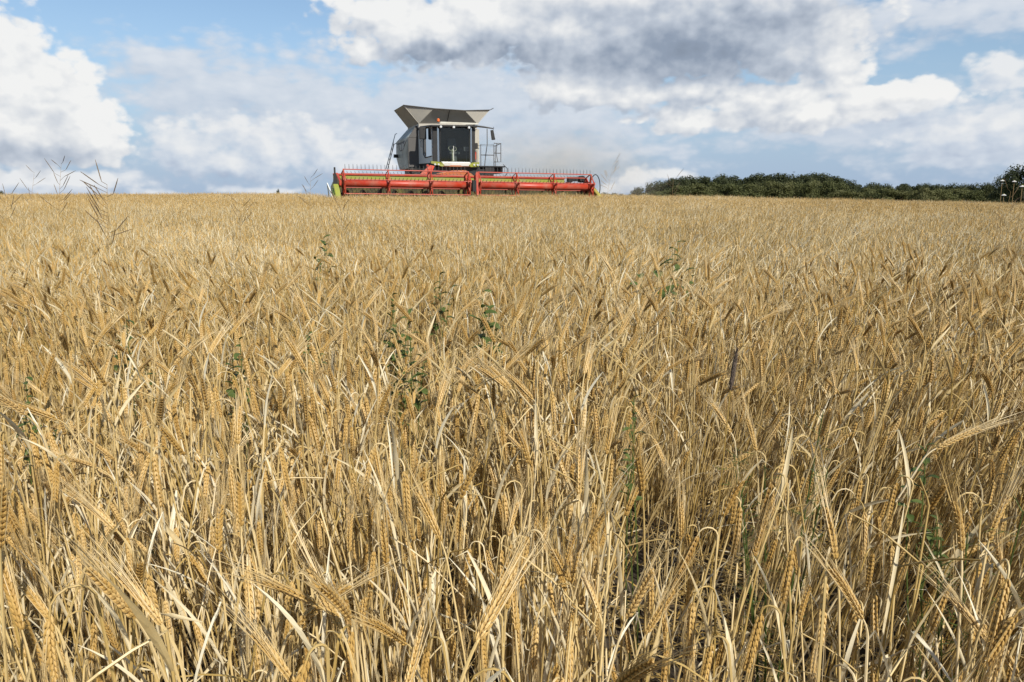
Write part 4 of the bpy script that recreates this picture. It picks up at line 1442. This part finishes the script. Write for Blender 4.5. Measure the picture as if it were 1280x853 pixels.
def tree(name, seed, H, W, nclump, leaves, lf, material, base=0.12):
    """a tapered trunk with limbs and a crown of leaf clumps with gaps between them"""
    rd = random.Random(seed)
    root = empty(name)
    tr = MB()
    top = H * 0.62
    tr.tube([(0, 0, -0.5), (rd.uniform(-.1, .1), rd.uniform(-.1, .1), H * .25), (rd.uniform(-.3, .3), rd.uniform(-.3, .3), top), (rd.uniform(-.4, .4), 0, H * .85)], [H * .028, H * .022, H * .013, 0.03], 8)
    cr = MB()
    centres = []
    for i in range(nclump):
        h = base + (0.90 - base) * (i + rd.random()) / nclump
        prof = math.sin(math.pi * min(1, max(0.06, (h - base + 0.13) / (1.10 - base)))) ** 0.5
        a = rd.uniform(0, 6.28)
        rr = W / 2 * 0.8 * prof * math.sqrt(rd.uniform(0.10, 1.0))
        c = np.array([rr * math.cos(a), rr * math.sin(a), H * h])
        centres.append((c, rd.uniform(0.14, 0.24) * W * (0.6 + 0.4 * prof)))
        if rd.random() < 0.6:
            z = min(top, H * h * rd.uniform(0.55, 0.8))
            tr.tube([(0, 0, z), tuple(c * np.array([.55, .55, 1]) - np.array([0, 0, (H * h - z) * .35])), tuple(c)], [H * .009, H * .006, .02], 5)
    for c, r in centres:
        ct = rd.uniform(0.0, 1.0)
        for _ in range(leaves // nclump):
            d = nrm(np.array([rd.gauss(0, 1) for _ in range(3)]))
            p = c + d * r * rd.uniform(0.45, 1.12) * np.array([1, 1, 0.75])
            n = nrm(d + np.array([rd.gauss(0, .35) for _ in range(3)]))
            u, w = perp(n)
            u = rot_about(u, n, rd.uniform(0, 6.28))
            w = np.cross(n, u)
            s = lf * rd.uniform(0.6, 1.3)
            cr.tint = min(1, max(0, ct * 0.45 + rd.uniform(0.2, .35)))
            cr.add([p - u * s, p - w * s * .5, p + u * s, p + w * s * .55 + n * s * .2], [(0, 1, 2, 3)])
    tr.build('trunk', M['bark'], root)
    cr.build('crown', material, root)
    return root


def build_trees():
    rd = random.Random(21)
    protos = {}
    for kind, mt in (('dark', 'leaf_dark'), ('mid', 'leaf_mid'), ('olive', 'leaf_olive')):
        protos[kind] = [tree({'dark': 'woodland_tree', 'mid': 'broadleaf_tree', 'olive': 'willow_bush'}[kind], 100 + i * 7 + len(kind), 10.0, 8.6, 26, 9000, 0.20, M[mt], 0.05) for i in range(3)]
    fresh = {id(p): True for v in protos.values() for p in v}
    lab = {'dark': ('dark green tree standing in the far wood on the right skyline', 'trees of the far wood'),
           'mid': ('leafy mid green tree along the near edge of the far wood', 'trees along the edge of the wood'),
           'olive': ('low olive green bushy tree in front of the dark strip of wood', 'olive bushes in front of the wood')}

    def put(kind, px, ytop, Y, wpx, label=None, cat='tree'):
        """stand a tree so that its top reaches ytop and its crown is wpx wide"""
        p = rd.choice(protos[kind])
        o = p if fresh.pop(id(p), None) else copy_tree(p)
        x = at_px(px, Y)
        zb = float(ground_z(x, Y)) - 0.2
        zt = CZ + (246 - ytop) * Y * math.cos(PITCH) / FPX
        s = (zt - zb) / 9.9
        w = wpx * Y / FPX / 8.0
        o.location = (x, Y, zb)
        o.rotation_euler = (0, 0, rd.uniform(0, 6.28))
        o.scale = (w, w, s)
        tag(o, label or lab[kind][0], cat, lab[kind][1] if not label else 'lone trees')
        return o
    prof = [(803, 237), (812, 231), (825, 227), (848, 221), (870, 221), (895, 219), (920, 222), (940, 219), (958, 216.5), (985, 218.5), (1010, 217.5), (1040, 218), (1050, 226), (1062, 230)]
    px = 808.0
    while px < 1062:
        t0 = np.interp(px, [a for a, b in prof], [b for a, b in prof])
        put('dark', px, t0 + rd.uniform(-1, 1.5), rd.uniform(215, 245), rd.uniform(36, 52))
        px += rd.uniform(7, 11)
    px = 812.0
    while px < 1062:
        t0 = np.interp(px, [a for a, b in prof], [b for a, b in prof])
        put('mid', px, t0 + rd.uniform(7, 13), rd.uniform(185, 205), rd.uniform(38, 54))
        px += rd.uniform(9, 14)
    px = 1062.0
    while px < 1330:
        put('dark', px, 230.5 + rd.uniform(-1.5, 1.5), rd.uniform(255, 285), rd.uniform(28, 38))
        px += rd.uniform(7, 10)
    px = 1052.0
    while px < 1250:
        put('olive' if rd.random() < .6 else 'mid', px, 236 + rd.uniform(-3.5, 3), rd.uniform(165, 195), rd.uniform(34, 50))
        px += rd.uniform(11, 17)
    # a low far hedge behind the right end of the header
    px = 742.0
    while px < 812:
        put('dark', px, 241.5 + rd.uniform(-1.2, 1), rd.uniform(255, 280), rd.uniform(18, 28))
        px += rd.uniform(6, 9)
    # single trees
    o = tree('oak_tree', 5, 10.0, 9.0, 30, 9000, 0.2, M['leaf_dark'], 0.04)
    x, Y = at_px(1281, 95), 95
    zb = float(ground_z(x, Y)) - .2
    o.location = (x, Y, zb)
    o.scale = ((52 * Y / FPX / 9.0,) * 2 + ((CZ + (246 - 200) * Y / 977 - zb) / 9.9,))
    tag(o, 'big dark tree cut off by the right edge of the picture', 'tree')
    o = tree('oak_tree', 9, 10.0, 9.0, 24, 6000, 0.2, M['leaf_dark'], 0.03)
    x, Y = at_px(1255, 100), 100
    zb = float(ground_z(x, Y)) - .2
    o.location = (x, Y, zb)
    o.scale = ((34 * Y / FPX / 9.0,) * 2 + ((CZ + (246 - 217.5) * Y / 977 - zb) / 9.9,))
    tag(o, 'dark rounded tree just left of the big one at the right edge', 'tree')
    put('dark', -2, 237.5, 230, 18, 'small dark tree on the skyline at the left edge')
    put('dark', 347, 236.5, 235, 7, 'tiny dark round tree on the skyline left of the harvester')
    put('dark', 366, 242, 250, 22, 'low dark bush on the skyline close to the harvester')
    for v in protos.values():                            # a kind never needed is dropped
        for p in v:
            if fresh.get(id(p)):
                for ch in list(p.children):
                    bpy.data.objects.remove(ch)
                bpy.data.objects.remove(p)


build_trees()


# ------------------------------------------------------------------ weeds above and in the crop
def point(px, py, Y):
    a, b = (px - 640) / FPX, (426.5 - py) / FPX
    y, z = math.cos(PITCH) + b * math.sin(PITCH), -math.sin(PITCH) + b * math.cos(PITCH)
    return np.array([a * Y / y, Y, CZ + z * Y / y])


def pod_weed(px, ytop, row, lean, seed, npods, podlen, label, group='withered pod weeds above the barley'):
    """a dead mustard-like weed: a wiry stem, side shoots and slender upright pods"""
    rd = random.Random(seed)
    Y = depth_of_row(px, row)
    top = point(px, ytop, Y)
    podlen = podlen * Y / FPX
    lean = lean * Y / FPX
    gz = float(ground_z(top[0], Y))
    root = empty('pod_weed', (top[0] - lean, Y, gz))
    H = top[2] - gz
    P = [np.array([lean * (i / 6) ** 1.6, rd.uniform(-.02, .02), H * i / 6]) for i in range(7)]
    m = MB()
    m.tube(P, [0.0022, .0022, .002, .0018, .0016, .0013, .0009], 5)
    m.build('stem', M['weedstem'], root)
    for i in range(npods):
        t_ = 1 - min(0.45, 0.7 * (row - ytop) * Y / 977 / H) * (i / npods)
        k = min(5, int(t_ * 6))
        p = P[k] + (P[k + 1] - P[k]) * (t_ * 6 - k) if k < 6 else P[6]
        a = rd.choice([0, 3.14]) + rd.uniform(-0.9, 0.9)
        o = np.array([math.cos(a), math.sin(a), 0])
        e = p + o * podlen * 0.35 + np.array([0, 0, podlen * rd.uniform(0.1, .3)])
        d = nrm(o * rd.uniform(0.2, 0.8) + np.array([0, 0, rd.uniform(0.25, 1.0)]))
        m = MB()
        m.tint = rd.random()
        L = podlen * rd.uniform(0.7, 1.2)
        m.tube([p, e, e + d * L * .2, e + d * L * .75, e + d * L], [x * podlen for x in (0.010, 0.011, 0.022, 0.021, 0.008)], 5)
        m.build('seed_pod', M['weedstem' if 'pale' in label else 'greyweed'], root)
    tag(root, label, 'weed', group)
    return root


def leafy_weed(px, py, row, nleaf, lw, ll, seed, label, kind='leafy_weed'):
    """a green weed in the crop: a stem with alternate pointed leaves"""
    rd = random.Random(seed)
    low = row
    row = py + 0.75 * (row - py)
    Y = depth_of_row(px, row)
    lw, ll = 1.5 * lw * Y / FPX, 1.25 * ll * Y / FPX
    top = point(px, py, Y)
    gz = float(ground_z(top[0], Y))
    H = top[2] - gz
    h = min(0.8, 1.6 * (low - py) * Y / 977 / H)
    root = empty(kind, (top[0], Y, gz))
    for br in range(3):                                  # a bushy plant of three shoots
        m = MB()
        aa, hh = br * 2.1 + seed, H * (1.0, 0.93, 0.84)[br]
        sx, sy = ll * 0.75 * math.cos(aa) * (br > 0), ll * 0.75 * math.sin(aa) * (br > 0)
        P = [np.array([sx * (i / 5) ** 2 + 0.012 * math.sin(i + br), sy * (i / 5) ** 2 + 0.012 * math.cos(1.3 * i), hh * i / 5]) for i in range(6)]
        m.tint = 0.8
        m.tube(P, [.0022, .0022, .002, .0018, .0015, .001], 5)
        m.build('stem', M['weed'], root)
        nb = max(4, int(nleaf * 0.6))
        for i in range(nb):
            t_ = 1 - h * (i / max(1, nb - 1))
            k = min(4, int(t_ * 5))
            p = P[k] + (P[k + 1] - P[k]) * (t_ * 5 - k)
            a = i * 2.4 + rd.uniform(-.7, .7) + br
            o = np.array([math.cos(a), math.sin(a), 0])
            L = ll * rd.uniform(0.5, 1.1) * (0.6 + 0.4 * i / nb)
            pts = leaf_path(p, nrm(o * 0.8 + np.array([0, 0, rd.uniform(0.1, 1.2)])), L, 6, rd.uniform(0.3, 1.4), None, 0, rd)
            m = MB()
            m.tint = rd.random()
            ws = [lw * rd.uniform(.9, 1.1) * math.sin(math.pi * (0.08 + 0.9 * j / 6)) ** 0.8 * (0.55 + .4 * i / nb) for j in range(7)]
            strip(m, pts, ws, np.cross(o, np.array([0, 0, 1.0])), 0.35, rd.uniform(-.7, .7))
            m.build('leaf', M['weed'], root, True)
    tag(root, label, 'weed', 'green weeds among the barley')
    return root


def feathery_weed(px, py, Y, seed, label):
    rd = random.Random(seed)
    top = point(px, py, Y)
    gz = float(ground_z(top[0], Y))
    H = top[2] - gz
    root = empty('feathery_weed', (top[0], Y, gz))
    st, lf = MB(), MB()
    for k in range(5):
        a = rd.uniform(0, 6.28)
        e = np.array([0.09 * math.cos(a), 0.09 * math.sin(a), H * rd.uniform(0.85, 1.0)])
        st.tint = rd.random()
        st.tube([(0, 0, 0), e * np.array([.3, .3, .5]), e], [.0025, .002, .001], 5)
        for j in range(26):
            t_ = rd.uniform(0.45, 1.0)
            p = e * np.array([.3 + .7 * (t_ - .5) * 2, .3 + .7 * (t_ - .5) * 2, t_]) if t_ > .5 else e * np.array([.3, .3, t_])
            d = nrm(np.array([rd.gauss(0, 1), rd.gauss(0, 1), rd.uniform(0, 1)]))
            s, q = perp(d)
            lf.tint = rd.random()
            L = rd.uniform(0.02, 0.05)
            lf.add([p - s * .0012, p + s * .0012, p + d * L], [(0, 1, 2)])
            for z in (0.4, 0.7):
                d2 = nrm(d + s * rd.uniform(-1, 1) + q * rd.uniform(-1, 1))
                lf.add([p + d * L * z - q * .001, p + d * L * z + q * .001, p + d * L * z + d2 * .02], [(0, 1, 2)])
    st.build('stem', M['weed'], root)
    lf.build('foliage', M['weed'], root)
    tag(root, label, 'weed', 'green weeds among the barley')


def mayweed(px, py, Y, seed, label, r=0.0115):
    """a white daisy on a thin stem, seen a little from the side"""
    rd = random.Random(seed)
    top = point(px, py, Y)
    gz = float(ground_z(top[0], Y))
    H = top[2] - gz
    root = empty('daisy', (top[0], Y, gz))
    m = MB()
    m.tube([(rd.uniform(-.06, .06), 0, 0), (0.01, 0, H * .5), (0, 0, H)], [.0013, .0011, .0009], 5)
    m.build('stem', M['weedstem'], root)
    m = MB()
    n = 13
    for k in range(n):
        a = 6.283 * k / n
        o = np.array([math.cos(a), math.sin(a), 0])
        s = np.array([-o[1], o[0], 0])
        c = np.array([0, 0, H])
        m.tint = rd.random()
        m.add([c + o * r * .25 - s * r * .12, c + o * r * .25 + s * r * .12, c + o * r * .8 + s * r * .2 - [0, 0, r * .35], c + o * r * 1.0 - [0, 0, r * .6], c + o * r * .8 - s * r * .2 - [0, 0, r * .35]], [(0, 1, 2, 3, 4)])
    m.build('petals', M['petal'], root)
    m = MB()
    m.tube([(0, 0, H - .002), (0, 0, H + r * .12), (0, 0, H + r * .2)], [r * .3, r * .28, r * .1], 10)
    m.build('flower_disc', M['yellow'], root)
    tag(root, label, 'flower', 'white daisies at the right edge')


def seedhead(px, ytop, ybot, Y, label):
    """a dark grey bristly grass head standing on its stem"""
    rd = random.Random(4)
    top, bot = point(px, ytop, Y), point(px - 8, ybot, Y)
    gz = float(ground_z(top[0], Y))
    root = empty('dark_seed_head', (bot[0] - .03, Y, gz))
    off = np.array([bot[0] - .03, Y, gz])
    m = MB()
    m.tube([(0, 0, 0), tuple((bot - off) * np.array([.4, 1, .6])), tuple(bot - off)], [.002, .0018, .0014], 5)
    m.build('stem', M['stem'], root)
    h = MB()
    b, t_ = bot - off, top - off
    h.tube([b, b + (t_ - b) * .2, b + (t_ - b) * .75, t_], [.0015, .0045, .0042, .0015], 8)
    for i in range(420):
        f = rd.random()
        p = b + (t_ - b) * f
        d = nrm(nrm(t_ - b) * 1.2 + np.array([rd.gauss(0, .8), rd.gauss(0, .8), 0]))
        s, q = perp(d)
        h.tint = rd.random()
        h.add([p - s * .0006, p + s * .0006, p + d * .016], [(0, 1, 2)])
    h.build('head', M['smut'], root)
    tag(root, label, 'seed head')


M['weedstem'] = straw('weed_stem', [(0.0, (0.30, 0.20, 0.09)), (1.0, (0.48, 0.34, 0.17))], 0.6, 0.0, 0.2)
M['smut'] = straw('dark_seed', [(0, (0.075, 0.055, 0.042)), (1, (0.19, 0.15, 0.12))], 0.8, 0, 0.2)


def bird(px, py, Y, span):
    p = point(px, py, Y)
    root = empty('bird', tuple(p), (0, 0, 0.5))
    m = MB()
    s = span
    m.tube([(-.26 * s, 0, 0), (-.2 * s, 0, 0.005 * s), (-.08 * s, 0, 0), (.08 * s, 0, 0), (.17 * s, 0, .015 * s), (.22 * s, 0, .02 * s), (.27 * s, 0, .01 * s)], [.02 * s, .025 * s, .06 * s, .065 * s, .045 * s, .04 * s, .004 * s], 8)
    m.plate([(-.24 * s, -.03 * s, 0), (-.42 * s, -.07 * s, 0), (-.42 * s, .07 * s, 0), (-.24 * s, .03 * s, 0)], (0, 0, .008 * s))
    m.build('body', M['birdcol'], root, True)
    for sg in (-1, 1):
        w = MB()
        w.plate([(.12 * s, sg * .04 * s, .02 * s), (-.08 * s, sg * .04 * s, .02 * s), (-.12 * s, sg * .28 * s, .11 * s), (-.06 * s, sg * .5 * s, .07 * s), (.06 * s, sg * .28 * s, .12 * s)], (0, 0, .01 * s))
        w.build('wing', M['birdcol'], root)
    tag(root, 'small dark bird flying just above the far wood', 'bird')


M['birdcol'] = paint('dark_plumage', (0.02, 0.02, 0.025), 0.7, 0, 0.1)


def build_weeds():
    pod_weed(76, 205, 300, 20, 1, 13, 17, 'tall withered weed with dark pods reaching above the skyline, left end of the field')
    pod_weed(133, 231, 345, 14, 2, 16, 27, 'withered weed with long brown pods crossing the skyline, largest pods of them all')
    pod_weed(44, 216, 285, 22, 3, 6, 13, 'thin withered weed leaning right at the far left of the skyline')
    pod_weed(8, 244, 300, 10, 8, 8, 16, 'withered pod weed at the left edge, just reaching the skyline')
    pod_weed(388, 222, 285, 6, 4, 9, 13, 'thin withered weed standing left of the red header')
    pod_weed(424, 250, 310, -8, 5, 10, 13, 'brown branching weed under the left end of the header')
    pod_weed(302, 256, 300, 12, 6, 7, 15, 'small brown weed between the tall pod weeds and the header')
    pod_weed(767, 203, 258, 12, 7, 12, 10, 'pale loose weed standing right of the header end')
    pod_weed(842, 225, 275, 4, 9, 7, 11, 'thin weed standing in front of the left end of the wood')
    pod_weed(866, 288, 330, 3, 10, 10, 10, 'dark knotty weed stalk above the green weed right of centre')
    pod_weed(1262, 240, 320, 5, 11, 8, 14, 'bare dark weed among the white daisies')
    for i, (px, r0, r1, nl, lw, ll, lb) in enumerate(WEEDS):
        leafy_weed(px, r0, r1, nl, lw, ll, i + 1, lb)
    for i, (px, py, Y, lb) in enumerate(FEATHERY):
        feathery_weed(px, py, Y, 9 + i, lb)
    for i, (px, py, Y, lb) in enumerate(((1255, 243, 3.6, 'white daisy hanging lowest of the four at the right edge'), (1253, 225, 3.9, 'white daisy at the upper left of the four at the right edge'),
                                          (1268, 226, 3.8, 'white daisy in the middle of the row at the right edge'), (1278, 232, 3.4, 'brightest white daisy, cut off by the right edge'))):
        mayweed(px, py, Y, i, lb)
    seedhead(921, 438, 488, 1.45, 'dark grey bristly seed head among the golden ears')
    bird(992.5, 215.5, 70, 0.34)


build_weeds()


def build_dust():
    """chaff hanging in the air behind the harvester"""
    m = bpy.data.materials.new('chaff_dust')
    m.use_nodes = True
    t = NT(m.node_tree)
    t.n.remove(t.n['Principled BSDF'])
    v = t.new('ShaderNodeVolumePrincipled')
    v.inputs['Color'].default_value = (0.86, 0.74, 0.56, 1)
    v.inputs['Anisotropy'].default_value = -0.25
    tc = t.new('ShaderNodeTexCoord')
    d = t.vec('LENGTH', tc.outputs['Object'], out=1)
    n = t.noise(tc.outputs['Object'], 1.6, 3, 0.6)
    t.put(v.inputs['Density'], t.math('MULTIPLY', t.math('MULTIPLY', t.smooth(d, 1.0, 0.25, 0.0, 1.0), t.smooth(n, 0.35, 0.7, 0.15, 1.0)), 0.17))
    t.l.new(v.outputs[0], t.n['Material Output'].inputs['Volume'])
    bm = bmesh.new()
    bmesh.ops.create_icosphere(bm, subdivisions=3, radius=1.0)
    me = bpy.data.meshes.new('dust_cloud')
    bm.to_mesh(me)
    bm.free()
    me.materials.append(m)
    o = bpy.data.objects.new('dust_cloud', me)
    COL.objects.link(o)
    o.location = (1.6, 45.0, 2.4)
    o.scale = (8.5, 5.5, 3.6)
    tag(o, 'thin brownish chaff dust drifting behind the harvester', 'dust', None, 'stuff')


build_dust()
SC.cycles.volume_step_rate = 4.0
SC.cycles.volume_max_steps = 64
